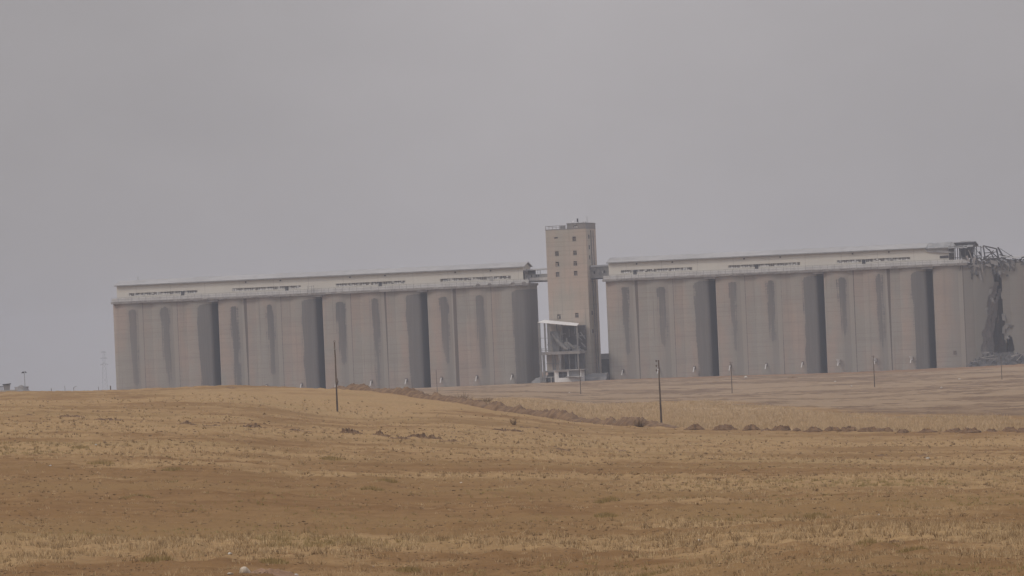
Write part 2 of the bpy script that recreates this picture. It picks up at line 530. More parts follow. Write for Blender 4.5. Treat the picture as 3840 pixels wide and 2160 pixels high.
def base_h(X, Y):
    X, Y = np.asarray(X, float), np.asarray(Y, float)
    Yc = np.clip(Y, 0, 4999)
    t = np.where(Y > 1, X / np.maximum(Y, 30.0), 0)
    t = np.clip(t, TG[0], TG[-1] - 1e-6)
    ti = (t - TG[0]) / (TG[1] - TG[0])
    i = np.clip(np.floor(ti).astype(int), 0, len(TG) - 2)
    fi = ti - i
    j = np.clip(np.searchsorted(ZG, Yc, side='right') - 1, 0, len(ZG) - 2)
    fj = (Yc - ZG[j]) / (ZG[j + 1] - ZG[j])
    return ((TAB[i, j] * (1 - fi) + TAB[i + 1, j] * fi) * (1 - fj) + (TAB[i, j + 1] * (1 - fi) + TAB[i + 1, j + 1] * fi) * fj)


def ground_h(X, Y):
    X, Y = np.asarray(X, float), np.asarray(Y, float)
    z = base_h(X, Y)
    amp = np.clip((Y - 60) / 90, 0, 1) * np.clip((1760 - Y) / 60, 0, 1)
    z = z + amp * ((fbm(X / 14, Y / 22, 3) - 0.5) * 0.42 + (fbm(X / 2.2 + 40, Y / 3.0, 3) - 0.5) * 0.20)
    z = z + amp * np.clip((fbm(X / 0.7 + 9, Y / 1.6, 2) - 0.52), 0, 1) * 0.36
    return z


def gh(x, y):
    return float(ground_h(np.array([x]), np.array([y]))[0])


# the line of the earth bank / mounds, and the regions of the field behind it
BANK = [(1230, 800), (1400, 778), (1520, 765), (1640, 752), (1760, 738), (1880, 724), (2000, 712), (2120, 700),
        (2250, 690), (2380, 672), (2500, 657), (2560, 650), (3200, 620), (3840, 585), (5200, 540)]
_bt = np.array([TT(p[0]) for p in BANK]); _bz = np.array([float(p[1]) for p in BANK])
STRIP_TOP = [(900, 900), (1290, 830), (1600, 850), (1760, 960), (1920, 1010), (2250, 1010), (2560, 1000), (2880, 880), (3200, 800), (3520, 735), (3840, 690), (5200, 640)]
_st = np.array([TT(p[0]) for p in STRIP_TOP]); _sz = np.array([float(p[1]) for p in STRIP_TOP])


def regions(X, Y):
    t = X / np.maximum(Y, 30.0)
    yb = np.interp(t, _bt, _bz) + (t < _bt[0]) * 1e5
    ys = np.interp(t, _st, _sz)
    n = (fbm(X / 18, Y / 30, 3) - 0.5)
    s = np.clip((Y - yb) / 6, 0, 1) * np.clip((ys + n * 160 - Y) / 40, 0, 1)
    far = np.clip((Y - np.maximum(ys + n * 160, 0)) / 40, 0, 1) * (Y > 640) * np.clip((t - TT(900)) / 0.012, 0, 1)
    far = np.maximum(far, np.clip((Y - 1150) / 60, 0, 1))
    near_silo = np.interp(t, [TT(1290), TT(1920), TT(2700), TT(3840)], [1715, 1690, 1650, 1600])
    bare = np.clip((Y - near_silo - n * 60) / 20, 0, 1) * 0.75
    return s, far, bare


def patchf(X, Y):
    t = X / np.maximum(Y, 30.0)
    n = fbm(X / 26 + 5, Y / 40 + 3, 4) - 0.5
    yy = Y * (1 + n * .30)
    # stubble left standing in some strips, soil turned in others
    left_ = 1 / (1 + np.exp((t - .006) / .012))
    g = lambda lo, hi, w: np.clip((yy - lo) / w, 0, 1) * np.clip((hi - yy) / w, 0, 1)
    band = -.75 * left_ * g(186, 330, 22) + .6 * g(158, 186, 6) - .5 * g(184, 198, 5) - .35 * left_ * g(120, 158, 10)
    band = band + .35 * g(330, 560, 50) * (1 - left_ * .5) + .35 * left_ * g(600, 780, 40) - .3 * (1 - left_) * g(195, 300, 30)
    return np.clip(n * 1.5 + (fbm(X / 5, Y / 9, 3) - 0.5) * 1.0 + 0.5 + band * .75, 0, 1)


ang = np.concatenate([np.linspace(-R(180), -R(12), 60)[:-1], np.linspace(-R(12), -R(7.5), 40)[:-1],
                      np.linspace(-R(7.5), R(7.5), 560), np.linspace(R(7.5), R(12), 40)[1:], np.linspace(R(12), R(180), 60)[1:-1]])
rad = np.concatenate([np.array([2, 5, 10, 20, 35, 50, 70, 90]), np.exp(np.linspace(math.log(105), math.log(1900), 640)),
                      np.exp(np.linspace(math.log(1930), math.log(3600), 40))])
A, RR = np.meshgrid(ang, rad)
GX, GY = RR * np.sin(A), RR * np.cos(A)
GZ = np.where(GY > 0, ground_h(GX, GY), 1.3)
GZ = np.where(np.abs(A) > R(90), 1.3, GZ)
nr, na = A.shape
gv = np.stack([GX, GY, GZ], -1).reshape(-1, 3)
ii, jj = np.meshgrid(np.arange(nr - 1), np.arange(na), indexing='ij')
jn = (jj + 1) % na
gf = np.stack([ii * na + jj, ii * na + jn, (ii + 1) * na + jn, (ii + 1) * na + jj], -1).reshape(-1, 4)[:, ::-1]
# middle fan of quads degenerate-free: the innermost ring is closed by one more vertex
gv = np.vstack([gv, [[0, 0, 1.3]]])
c0 = len(gv) - 1
fan = np.stack([np.full(na, c0), (np.arange(na) + 1) % na, np.arange(na), np.arange(na)], -1)
s_, f_, b_ = regions(gv[:, 0], gv[:, 1])
ground = np_mesh('ground', gv, gf, M['ground'], {'patch': patchf(gv[:, 0], gv[:, 1]), 'strip': s_, 'far': f_, 'bare': b_}, True)
tag(ground, kind='structure')

# ------------------------------------------------------------------ silo frame of reference
TH = 0.242687
Z0 = 1744.05


def FP(s, d, z=0.0):
    return (s * math.cos(TH) + d * math.sin(TH), Z0 - s * math.sin(TH) + d * math.cos(TH), z)


def facade_root(name, s, d, z=0.0):
    return empty(name, FP(s, d, z), -TH)


H = 26.86
RC = 5.0
ZB = -2.0


def cell(root, s0, c, pos, stain, seam, tone=0.0, opening=None, name='silo_cell', extra_left=False, extra_right=False):
    """one storage cell: bulging front, half panels to its neighbours; pos is its place in its block of three"""
    cx = c - s0
    prof = []                                        # (u, d)
    if pos == 0:
        if extra_left:
            prof += [(-5.0, 10.4), (-5.0, 6.5)] + [(-3.0 - 2.0 * math.cos(a), 3.5 - 3.1 * math.sin(a)) for a in [k * math.pi / 16 for k in range(8)]]
        else:
            prof += [(-3.95, 10.4), (-3.95, 6.0), (-3.95, 3.0), (-3.95, 1.1), (-3.85, .7), (-3.5, .48)]
    else:
        prof += [(-5.5 + k * 0.35, 0.4) for k in range(7)]
    m_ = 60 if opening else 26
    prof += [(-3.0 + 6.0 * k / m_, 0.4 * ((-3.0 + 6.0 * k / m_) / 3.0) ** 2) for k in range(m_ + 1)]
    if pos < 2:
        prof += [(3.0 + 0.1 * k, 0.4) for k in range(1, 16)]
    elif extra_right:
        prof += [(3.0 + 2.0 * math.sin(a), 3.8 - 3.4 * math.cos(a)) for a in [k * math.pi / 18 for k in range(1, 10)]] + [(5.0, 7.5), (5.0, 10.4)]
    else:
        prof += [(3.4, .47), (3.8, .62), (4.05, .9), (4.15, 1.3), (4.15, 1.7), (4.15, 4.0), (4.15, 6.0), (4.15, 10.4)]
    nz = 150 if opening else 64
    zs = [ZB + (H - ZB) * k / nz for k in range(nz + 1)]
    mb = MB()
    npf = len(prof)
    at = {'stain': [], 'seam': [], 'tint': [], 'tone': [], 'depth': [], 'tail': []}
    cr = random.Random(int(c * 7) + 3)
    zt_, du_, tw_, to_ = 25.7 - cr.uniform(0, .9), cr.uniform(-.25, .35), cr.uniform(.5, 1.2), cr.uniform(.5, 1.3)
    tz_, dk_ = cr.uniform(15, 23), cr.uniform(.72, 1.08)
    for z in zs:
        for k, (u, d) in enumerate(prof):
            mb.v.append((cx + u, d, z))
            # stain signed distance
            sv, dep = -2.0, 0.0
            if stain is not None:
                kind, zb, w = stain
                if kind == 'blot':
                    zt = zt_
                    q = max(0.0, min(1.0, (zt - z) / (zt - zb)))
                    hw = w * (1.0 - 0.68 * q ** 1.3) - (1.8 * max(0, q - 0.85) / 0.15 if z > zb else 1.8)
                    uc = 1.1 + du_ + 0.35 * q + .25 * float(vnoise(np.array([z * .3]), np.array([c * 1.7]))[0] - .5)
                    hw += .35 * float(vnoise(np.array([z * .6]), np.array([c * 2.9]))[0] - .5)
                    if z > zt - w:
                        e = (z - (zt - w)) / w
                        hw = hw * math.sqrt(max(0, 1 - e * e)) if e < 1 else -1 - (e - 1)
                    sv = hw - abs(u - uc)
                    dep = (0.88 - 0.52 * q) * dk_
                else:                                 # shade and stain painted over the whole flank beside an open joint
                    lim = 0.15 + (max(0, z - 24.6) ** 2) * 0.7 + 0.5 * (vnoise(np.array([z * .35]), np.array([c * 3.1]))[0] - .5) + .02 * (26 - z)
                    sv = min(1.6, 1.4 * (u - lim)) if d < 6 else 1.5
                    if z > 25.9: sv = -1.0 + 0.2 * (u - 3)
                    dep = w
            at['tail'].append((tw_ * min(1, max(0, (tz_ - z) / 6 + .2)) - abs(u - 1.5 - to_ * .6)) if (stain is not None and stain[0] == 'blot') else -2.0)
            at['stain'].append(sv); at['depth'].append(dep)
            # seam streak
            se = -1.0
            if seam is not None:
                us, wt_, wb_, z_lo, z_hi = seam
                q = (z - z_lo) / max(0.1, z_hi - z_lo)
                hw = (wb_ + (wt_ - wb_) * min(1, max(0, q)) ** 1.6) / 2
                if z < z_lo: hw = -0.3
                se = hw - abs(u - us)
            at['seam'].append(se)
            at['tint'].append(min(1, max(0, (u + 0.5) / 3)) * 0.7 if d < 2 else 0.7)
            deep = (0.7 if d > 1.5 else 0.0) if not (extra_right or extra_left) else (.4 if d > 2.5 and u > 0 else 0)  # recess shade put into the colour of slot walls and end flank
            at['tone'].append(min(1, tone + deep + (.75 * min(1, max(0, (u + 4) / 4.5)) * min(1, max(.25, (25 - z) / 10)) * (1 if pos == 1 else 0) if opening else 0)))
    for i in range(nz):
        for k in range(npf - 1):
            if opening and opening(prof[k][0] * .5 + prof[k + 1][0] * .5, zs[i] * .5 + zs[i + 1] * .5):
                continue
            a = i * npf + k
            mb.f.append((a, a + 1, a + 1 + npf, a + npf))
    # top cap
    b = nz * npf
    mb.f.append(tuple(range(b, b + npf)))
    return mb.build(name, M['silo'], root, False, at)


def spout(root, s0, s, hood):
    """white discharge chute standing out of the wall at the foot of a cell"""
    x = s - s0
    mb = MB()
    mb.box(x - 0.30, x + 0.40, -0.12, 0.45, 1.9, 2.85)
    f = mb.build('spout_plate', M['rust'] if not hood else M['white'], root)
    mb = MB()
    mb.hexa([(x - 0.30, -1.2, 1.2), (x - 0.02, -1.2, 1.2), (x - 0.02, -0.95, 1.2), (x - 0.30, -0.95, 1.2),
             (x - 0.14, -0.5, 2.6), (x + 0.14, -0.5, 2.6), (x + 0.14, -0.13, 2.6), (x - 0.14, -0.13, 2.6)])
    if hood:
        mb.hexa([(x - 0.25, -0.75, 2.2), (x + 0.25, -0.75, 2.2), (x + 0.25, -0.13, 2.2), (x - 0.25, -0.13, 2.2),
                 (x - 0.5, -0.95, 2.95), (x + 0.5, -0.95, 2.95), (x + 0.5, -0.13, 2.95), (x - 0.5, -0.13, 2.95)])
    o = mb.build('grain_spout', M['parapet'], root)
    f.parent = o
    return o


def window_band(root, s0, a, b, y, parent_wall):
    """strip of broken panes behind the opening a..b"""
    x0, x1, z0, z1 = a - s0, b - s0, 28.95, 29.75
    fr = MB()
    fr.box(x0 - .06, x1 + .06, y - .05, y + .1, z0 - .1, z0)
    fr.box(x0 - .06, x1 + .06, y - .05, y + .1, z1, z1 + .07)
    n = 6
    for k in range(n + 1):
        xx = x0 + (x1 - x0) * k / n
        fr.box(xx - .07, xx + .07, y - .04, y + .12, z0, z1)
    for k in range(n * 5):
        xx = x0 + (x1 - x0) * (k + .5) / (n * 5)
        fr.box(xx - .025, xx + .025, y - .03, y + .02, z0, z1)
    w = fr.build('window_band', M['cream'], root)
    pn = MB()
    for k in range(n * 5):
        for r_ in range(2):
            p = random.random()
            if p < (0.16 if r_ == 0 else 0.82):
                continue
            xa = x0 + (x1 - x0) * k / (n * 5) + .05
            xb = x0 + (x1 - x0) * (k + 1) / (n * 5) - .05
            za = z0 + 0.4 * r_ + .02
            zb = za + (0.36 if random.random() < .7 else .2)
            yy = y - .02 + .002 * r_
            tl = random.uniform(-.06, .06)
            pn.hexa([(xa, yy, za), (xb, yy + tl, za), (xb, yy + tl + .02, za), (xa, yy + .02, za),
                     (xa, yy, zb), (xb, yy + tl, zb), (xb, yy + tl + .02, zb), (xa, yy + .02, zb)])
    pn.build('panes', M['pane'], w)
    bk = MB().box(x0, x1, y + .5, y + .55, z0 - .05, z1 + .05)
    bk.build('dark_interior', M['old'], w)
    return w


def railing(root, x0, x1, y, z, name='railing'):
    mb = MB()
    n = int((x1 - x0) / 2.0)
    for k in range(n + 1):
        x = x0 + (x1 - x0) * k / n
        mb.box(x - .03, x + .03, y - .03, y + .03, z, z + 1.1)
    mb.box(x0, x1, y - .03, y + .03, z + 1.1, z + 1.16)
    mb.box(x0, x1, y - .02, y + .02, z + .55, z + .6)
    return mb.build(name, M['steel'], root)


# ------------------------------------------------------------------ intact silo row
_blots = []


def blot(zb, w=1.3):
    _blots.append(zb)
    return ('blot', zb - 9.0 * ((len(_blots) * 0.618) % 1.0), w * (.76 + .26 * ((len(_blots) * 0.371) % 1.0)))


def build_row(root, s0, cs, stain_shades, seams, spouts, hood_from, ext_l, ext_r, tones=None, opening=None):
    n = len(cs)
    cells = []
    for i, c in enumerate(cs):
        pos = i % 3
        o = cell(root, s0, c, pos, stain_shades[i], seams[i], (tones or {}).get(i, 0.0), (opening or {}).get(i),
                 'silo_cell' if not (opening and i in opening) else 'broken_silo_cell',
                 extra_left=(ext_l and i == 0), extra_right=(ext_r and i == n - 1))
        cells.append(o)
        if i in spouts:
            spout(o, s0, c - 0.58, i >= hood_from)
    MB().box(cs[0] - 4.9 - s0, cs[-1] + 4.9 - s0, 10.2, 10.7, ZB, H).build('rear_wall', M['old'], root)
    return cells


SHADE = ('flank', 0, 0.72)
sL = -110.43
cL = [sL + 10 * i for i in range(12)]
left = facade_root('grain_silo', -55.0, 0)
tag(left, 'long intact row of concrete grain silos with cream rooftop gallery, left of the tower', 'silo')
th, md = (4.35, .16, .14, -2, 27), (4.3, .75, .13, -2, 27)
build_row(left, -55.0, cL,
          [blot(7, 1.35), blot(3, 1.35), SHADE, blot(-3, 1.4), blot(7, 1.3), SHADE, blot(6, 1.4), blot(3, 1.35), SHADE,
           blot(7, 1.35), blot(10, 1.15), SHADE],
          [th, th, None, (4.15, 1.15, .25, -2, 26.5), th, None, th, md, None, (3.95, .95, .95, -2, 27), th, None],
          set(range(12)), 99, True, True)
S0 = -55.0


def gallery(root, S0, a, b, bands, right_gable=True, y0=1.0, y1=9.6, roof_b=None):
    x0, x1 = a - S0, b - S0
    wl = MB()
    wl.wall_holes(x0, x1, 27.55, 32.0, y0, [(p - S0, q - S0, 28.95, 29.75) for p, q in bands], 0.5)
    # rear and end walls
    wl.add([(x0, y1, 27.55), (x1, y1, 27.55), (x1, y1, 32), (x0, y1, 32), (x0, y0, 27.55), (x0, y0, 32),
            (x1, y0, 27.55), (x1, y0, 32), (x0, 5.3, 33.15), (x1, 5.3, 33.15)],
           [(1, 0, 3, 2), (0, 4, 5, 3), (3, 5, 8)] + ([(6, 1, 2, 7), (7, 2, 9)] if right_gable else []))
    g = wl.build('gallery_wall', M['cream'], root)
    for p, q in bands:
        window_band(root, S0, p, q, y0 + .12, g)
    rb = roof_b - S0 if roof_b else x1 + .55
    ra = x0 - .45
    rf = MB()
    t_ = .14
    for (ya, yb, za, zb) in ((.4, 5.3, 31.98, 33.28), (10.2, 5.3, 31.98, 33.28)):
        rf.hexa([(ra, ya, za), (rb, ya, za), (rb, yb, zb), (ra, yb, zb),
                 (ra, ya, za + t_), (rb, ya, za + t_), (rb, yb, zb + t_), (ra, yb, zb + t_)])
    r = rf.build('gallery_roof', M['roof'], root)
    MB().box(ra, rb, .25, .42, 31.80, 32.02).build('gutter', M['steel'], r)
    return g, r


def vents(root, S0, cs, lo, hi):
    for i, c in enumerate(cs):
        if i % 3 < 2 and lo < c + 4.5 < hi:
            mb = MB()
            x = c + 4.35 - S0
            mb.tube([(x, .62, 31.35), (x, 1.04, 31.35)], .2, 10)
            mb.build('wall_vent', M['dark'], root)


def slab_(root, S0, a, b, stub_cs):
    mb = MB()
    mb.box(a - S0, b - S0, -.5, 11.0, H + .004, 27.5)
    sl = mb.build('roof_slab', M['slab'], root)
    mb = MB()
    mb.box(a - S0 + .1, b - S0 - .1, .35, .5, 27.504, 28.45)
    pp = mb.build('parapet', M['parapet'], root)
    rl = railing(root, a - S0 + .1, b - S0 - .1, -.4, 27.5)
    ed = MB()
    x = a - S0 + 2
    while x < b - S0 - 2:                             # spalled edges and drain stubs
        w = random.uniform(.5, 2.6)
        hh = random.uniform(.12, .3)
        ed.box(x, x + w, -.56 - random.uniform(0, .1), -.48, 27.5 - hh - random.uniform(0, .25), 27.52)
        x += w + random.uniform(.6, 4)
    ed.build('slab_edge_repair', M['pale'], sl)
    for c in stub_cs:
        st = MB().box(c + 3.4 - S0, c + 6.3 - S0, -.2, 1.6, H - .55, H)
        st.build('beam_stub', M['slab'], root)
    return sl


bandsL = [(-110.1, -90.2), (-80.2, -60.3), (-50.3, -30.4), (-20.5, -.45)]
slab_(left, S0, -115.0, 4.8, [cL[2], cL[5], cL[8]])
gallery(left, S0, -113.6, 3.05, bandsL)
vents(left, S0, cL, -90, 10)
for s in (-94.5, -64.4, -37.6, -6.0):
    x = s - S0
    dr = MB().box(x - .45, x + .45, .86, 1.02, 27.52, 29.6)
    dr.build('gallery_door', M['dark'] if s != -6.0 else M['pale'], left)
MB().box(58.02, 58.08, 1.1, 3.0, 27.6, 31.0).build('gable_door', M['dark'], left)
pl = MB()
for s, hgt in ((-108.6, 1.0),):
    pl.tube([(s - S0, 5.3, 33.3), (s - S0, 5.3, 33.4 + hgt)], .05, 6)
pl.build('lightning_rod', M['rust'], left)
ant = MB()
for s in (-58.0, -57.0, -56.4):
    ant.tube([(s - S0, -.3, 27.5), (s - S0 + random.uniform(-.2, .2), -.3, 29.6)], .05, 6)
ant.bar((-58.3 - S0, -.3, 29.2), (-56.2 - S0, -.3, 29.4), .06)
ant.build('pipe_stand', M['steel'], left)
bl = MB()
for c in (-9.5, -6.2, .4, 3.5):                        # bunched sheeting lying on the slab edge
    bl.tube([(c - S0 - .55, -.45, 27.35), (c - S0 - .25, -.5, 27.75), (c - S0 + .25, -.5, 27.75), (c - S0 + .55, -.45, 27.35)], .2, 8)
bl.build('slab_bracket', M['slab'], left)

# ------------------------------------------------------------------ damaged silo row
sR = 30.72
cR = [sR + 10 * i for i in range(13)]
S1 = 85.0
right = facade_root('grain_silo', S1, 0)
tag(right, 'row of concrete grain silos right of the tower with a collapsed, broken-open right end', 'silo')


def _jag(z, k):
    return float((fbm(np.array([z * .55]), np.array([k * 7.7]), 4)[0] - .5) * 2)


def hole_a(u, z):          # joint panel and part of the front of the broken cell are gone
    lo = float(np.interp(z, [-2, 3, 8, 12, 15, 19, 22, 24.6], [-1.5, -1.2, -.9, .2, .5, 1.8, 2.5, 3.6])) + 1.5 * _jag(z, 1)
    return lo < u and z < 24.6 + .5 * _jag(u * 3, 2)


def hole_b(u, z):
    edge = float(np.interp(z, [-2, 4, 10, 18, 24], [-4.6, -4.7, -5.0, -5.15, -5.3])) + .5 * _jag(z, 3)
    if u < edge and z < 24.2:
        return True
    return ((u + 3.7) / (1.15 + .5 * _jag(z * 2, 4))) ** 2 + ((z - 3.0) / 4.4) ** 2 < 1


dk = (4.5, .55, .5, -2, 27)
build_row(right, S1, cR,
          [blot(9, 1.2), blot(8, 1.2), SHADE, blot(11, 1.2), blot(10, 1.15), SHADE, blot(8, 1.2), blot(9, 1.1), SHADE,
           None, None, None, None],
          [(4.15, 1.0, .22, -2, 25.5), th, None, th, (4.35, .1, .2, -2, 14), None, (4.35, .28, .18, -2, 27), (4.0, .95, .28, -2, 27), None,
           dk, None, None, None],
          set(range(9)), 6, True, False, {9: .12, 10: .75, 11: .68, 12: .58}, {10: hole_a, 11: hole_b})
# the second dark line beside the wedge-shaped streaks is a rain pipe
for root, S_, cc in ((left, S0, cL[3]), (right, S1, cR[0])):
    mb = MB()
    x = cc + 6.1 - S_
    mb.tube([(x, 1.0, 24.0), (x, .9, 14), (x, .93, -1.5)], [.07, .13, .14], 8)
    mb.build('rain_pipe', M['rust'], root)
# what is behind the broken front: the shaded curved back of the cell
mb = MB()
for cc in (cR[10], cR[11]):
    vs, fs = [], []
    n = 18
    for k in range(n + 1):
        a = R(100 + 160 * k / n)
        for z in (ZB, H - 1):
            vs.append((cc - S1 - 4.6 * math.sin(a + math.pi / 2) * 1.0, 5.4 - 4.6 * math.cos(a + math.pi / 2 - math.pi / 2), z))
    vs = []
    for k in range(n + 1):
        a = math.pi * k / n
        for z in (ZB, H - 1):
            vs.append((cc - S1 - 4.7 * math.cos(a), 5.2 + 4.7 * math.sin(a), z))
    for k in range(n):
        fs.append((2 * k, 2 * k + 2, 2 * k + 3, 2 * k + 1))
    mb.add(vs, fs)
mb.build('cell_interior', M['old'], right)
mb = MB()                                            # torn edge of the shell: layers left standing inside the breach
for lay, (dd, off, wd) in enumerate(((.75, -.3, 1.9), (1.7, .6, 2.0), (2.8, 1.9, 1.5))):
    zz = -1.5
    while zz < 23.0 - lay * 1.5:
        h_ = .5 + .9 * float(fbm(np.array([zz * 1.3]), np.array([lay * 3.3]), 2)[0])
        lo = float(np.interp(zz, [-2, 3, 8, 12, 15, 19, 22, 24.6], [-1.5, -1.2, -.9, .2, .5, 1.8, 2.5, 3.6])) + off + .6 * _jag(zz * .7, 1)
        w_ = wd * (.55 + .9 * float(fbm(np.array([zz * .8]), np.array([lay * 5.1 + 2]), 3)[0])) * (1 - .02 * zz)
        x0 = cR[10] - S1 + lo - .6
        mb.hexa([(x0, dd, zz), (x0 + w_, dd + .25, zz), (x0 + w_, dd + .5, zz), (x0, dd + .3, zz),
                 (x0, dd, zz + h_), (x0 + w_, dd + .25, zz + h_), (x0 + w_, dd + .5, zz + h_), (x0, dd + .3, zz + h_)])
        zz += h_ - .02
mb.build('torn_inner_shell', M['old'], right)
hb = MB()
for s, z, w_, h_, tl in ((132.3, 18.6, .9, 1.6, .4), (133.0, 16.6, .6, 1.3, -.3), (131.2, 14.6, .8, .7, .2), (136.2, 9.2, 1.0, 1.5, .5), (136.6, 6.6, .9, .8, -.4),
                         (135.5, 8.0, .7, 1.9, .2), (137.4, 9.6, .6, .6, .7), (135.8, 11.5, .8, 1.8, -.2)):
    x0 = s - S1
    hb.hexa([(x0 - w_ / 2, -.05, z), (x0 + w_ / 2 - tl * .3, .0, z + tl * .2), (x0 + w_ / 2 - tl * .3, .35, z + tl * .2), (x0 - w_ / 2, .3, z),
             (x0 - w_ / 2 + tl, -.1, z + h_), (x0 + w_ / 2 + tl, .05, z + h_ * .9), (x0 + w_ / 2 + tl, .35, z + h_ * .9), (x0 - w_ / 2 + tl, .3, z + h_)])
hb.build('hanging_concrete', M['aged'], right)
rb = MB()
rs2 = random.Random(9)
for k in range(26):
    z = rs2.uniform(2, 24); x0 = 133.5 - S1 + rs2.uniform(-2.6, 1.6) * (1.1 - z / 26)
    rb.tube([(x0, .6, z), (x0 + rs2.uniform(-.6, .6), .2, z - rs2.uniform(.4, 1.4)), (x0 + rs2.uniform(-1, 1), -.1, z - rs2.uniform(1, 2.4))], .05, 5)
rb.build('bent_rebar', M['rust'], right)
MB().box(cR[9] + .95 - S1, cR[9] + 1.75 - S1, -.03, .35, 2.9, 3.95).build('wall_hatch', M['rust'], right)

slab_(right, S1, 25.6, 126.6, [cR[2], cR[5], cR[8]])
bandsR = [(30.55, 50.5), (60.55, 80.45), (90.6, 110.8)]
g, r = gallery(right, S1, 27.15, 121.4, bandsR, right_gable=False, roof_b=115.4)
vents(right, S1, cR, 25, 112)
for s in (34.5, 68.4, 98.0):
    x = s - S1
    MB().box(x - .45, x + .45, .86, 1.02, 27.52, 29.6).build('gallery_door', M['dark'], right)
# torn end of the roof: sagging sheets, bare frame, dark underside
rf = MB()
rs = random.Random(3)
xa = 115.4
while xa < 127.6:
    w = rs.uniform(.8, 1.8)
    q = (xa - 115.4) / 12
    sag = .25 + .3 * q
    e = rs.uniform(-.12, .12)
    rf.slab([(xa - S1, .3 - .1 * q, 31.95 - sag * rs.uniform(.4, 1.3)), (xa + w - S1, .3, 31.95 - sag * rs.uniform(.3, 1.3)),
             (xa + w - S1, 5.3, 33.3 + e), (xa - S1, 5.3, 33.3 + e)], .08)
    rf.slab([(xa - S1, 5.3, 33.3 + e), (xa + w - S1, 5.3, 33.3 + e), (xa + w - S1, 10, 32 - e), (xa - S1, 10, 32 + e)], .08)
    xa += w * .93
rf.build('torn_roof', M['steel'], right)
mb = MB()
mb.slab([(123.4 - S1, .5, 30.4), (121.4 - S1, .5, 30.3), (115.5 - S1, .62, 30.9), (115.5 - S1, .62, 32.0)], .05)
mb.hexa([(116 - S1, .75, 30.85), (121.3 - S1, .75, 30.9), (121.3 - S1, .95, 30.9), (116 - S1, .95, 30.85),
         (115 - S1, .3, 31.85), (121.4 - S1, .3, 31.85), (121.4 - S1, .5, 31.85), (115 - S1, .5, 31.85)])
mb.build('drooping_sheet', M['steel'], right)
fr = MB()
for s in (121.4, 122.6, 123.7, 124.6, 125.8, 127.3, 128.5):
    fr.bar((s - S1, 1.1, 27.5), (s + rs.uniform(-.15, .3) - S1, 1.1, 32.0), .2)
    fr.bar((s + .3 - S1, 9.2, 27.5), (s + .3 - S1, 9.2, 32.0), .2)
fr.bar((121.3 - S1, 1.1, 31.9), (129 - S1, 1.1, 31.8), .25)
fr.bar((121.3 - S1, 1.1, 29.0), (134 - S1, 1.1, 28.8), .16)
fr.bar((128.0 - S1, 1.1, 32.2), (130.6 - S1, 1.2, 31.4), .14)
fr.bar((126.3 - S1, 1.0, 32), (129.3 - S1, 1.2, 28.6), .12)
fr.bar((128.4 - S1, 1.0, 31.6), (130.4 - S1, .6, 28.9), .10)
fr.build('bare_frame', M['black'], right)
dkp = MB()
dkp.slab([(124.2 - S1, 6, 28.4), (127.2 - S1, 6, 29.0), (127.9 - S1, 5.0, 33.1), (123.2 - S1, 5.0, 33.1)], .15)
dkp.hexa([(124.6 - S1, 2.2, 30.9), (127.4 - S1, 2.2, 30.2), (127.4 - S1, 3.2, 30.2), (124.6 - S1, 3.2, 30.9),
          (122.6 - S1, 2.0, 33.0), (128.4 - S1, 2.0, 32.9), (128.4 - S1, 3.4, 33.2), (122.6 - S1, 3.4, 33.1)])
dkp.build('hanging_roof_chunk', M['dark'], right)
MB().box(118.9 - S1, 121.3 - S1, .9, .99, 29.0, 29.7).build('end_window', M['dark'], right)
# crumpled truss and what is left of the gallery beyond it
tr = MB()
P = lambda s, z, d=2.5: (s - S1, d, z)
for a, b, w in (((130.6, 31.9), (134.2, 30.9), .22), ((130.6, 31.9), (131.0, 28.3), .22), ((131.2, 31.5), (134.4, 28.5), .2),
                ((134.2, 30.9), (134.6, 28.3), .26), ((130.9, 29.9), (134.4, 30.1), .14), ((134.6, 31.3), (135.9, 28.5), .26),
                ((132.2, 30.9), (133.2, 28.4), .14), ((133.4, 30.5), (131.2, 28.6), .12), ((135.2, 30.9), (138.8, 28.4), .09),
                ((130.9, 28.4), (136.5, 28.3), .2), ((129.4, 30.4), (129.9, 29.3), .16), ((134.9, 29.3), (137.2, 28.6), .2)):
    tr.bar(P(*a), P(*b, d=2.5 + rs.uniform(-.8, .8)), w * 1.5)
tr.build('crumpled_truss', M['black'], right)
ch = MB()
for k in range(150):
    s = rs.uniform(126.0, 148)
    z = 27.2 + rs.uniform(-1.8, 1.1) - .02 * (s - 126)
    w, hh, dd = rs.uniform(.3, 1.5), rs.uniform(.15, .6), rs.uniform(.3, 1.0)
    y = rs.uniform(-.3, 2.5)
    tl = rs.uniform(-.35, .35)
    ch.hexa([(s - S1, y, z), (s + w - S1, y, z + tl), (s + w - S1, y + dd, z + tl), (s - S1, y + dd, z),
             (s + .1 - S1, y, z + hh), (s + w * .9 - S1, y, z + tl + hh), (s + w - S1, y + dd, z + tl + hh), (s - S1, y + dd, z + hh)])
ch.box(127.0 - S1, 150 - S1, 1.0, 10.6, 25.2, 27.2)
ch.build('broken_slab', M['rubble'], right)
hs = MB()
for s, zt, zb, lean, w in ((127.0, 30.9, 25.6, 2.0, .22), (128.2, 27.6, 24.0, .5, .35), (129.3, 27.0, 22.6, .9, .5), (130.4, 27.0, 24.6, .3, .3),
                           (126.4, 29.4, 27.6, .7, .5), (132.6, 25.9, 24.1, 4.4, .22), (138.2, 28.0, 24.9, .2, .34), (133.0, 27.5, 26.4, 1.4, .7),
                           (134.5, 28.0, 26.9, 1.0, .5), (128.7, 28.9, 27.2, -.5, .7)):
    y = rs.uniform(-.65, -.3)
    hs.bar((s - S1, y + .5, zt), (s + lean - S1, y, zb), w, .06)
hs.build('hanging_sheet', M['old'], right)
tg = MB()
rs3 = random.Random(21)
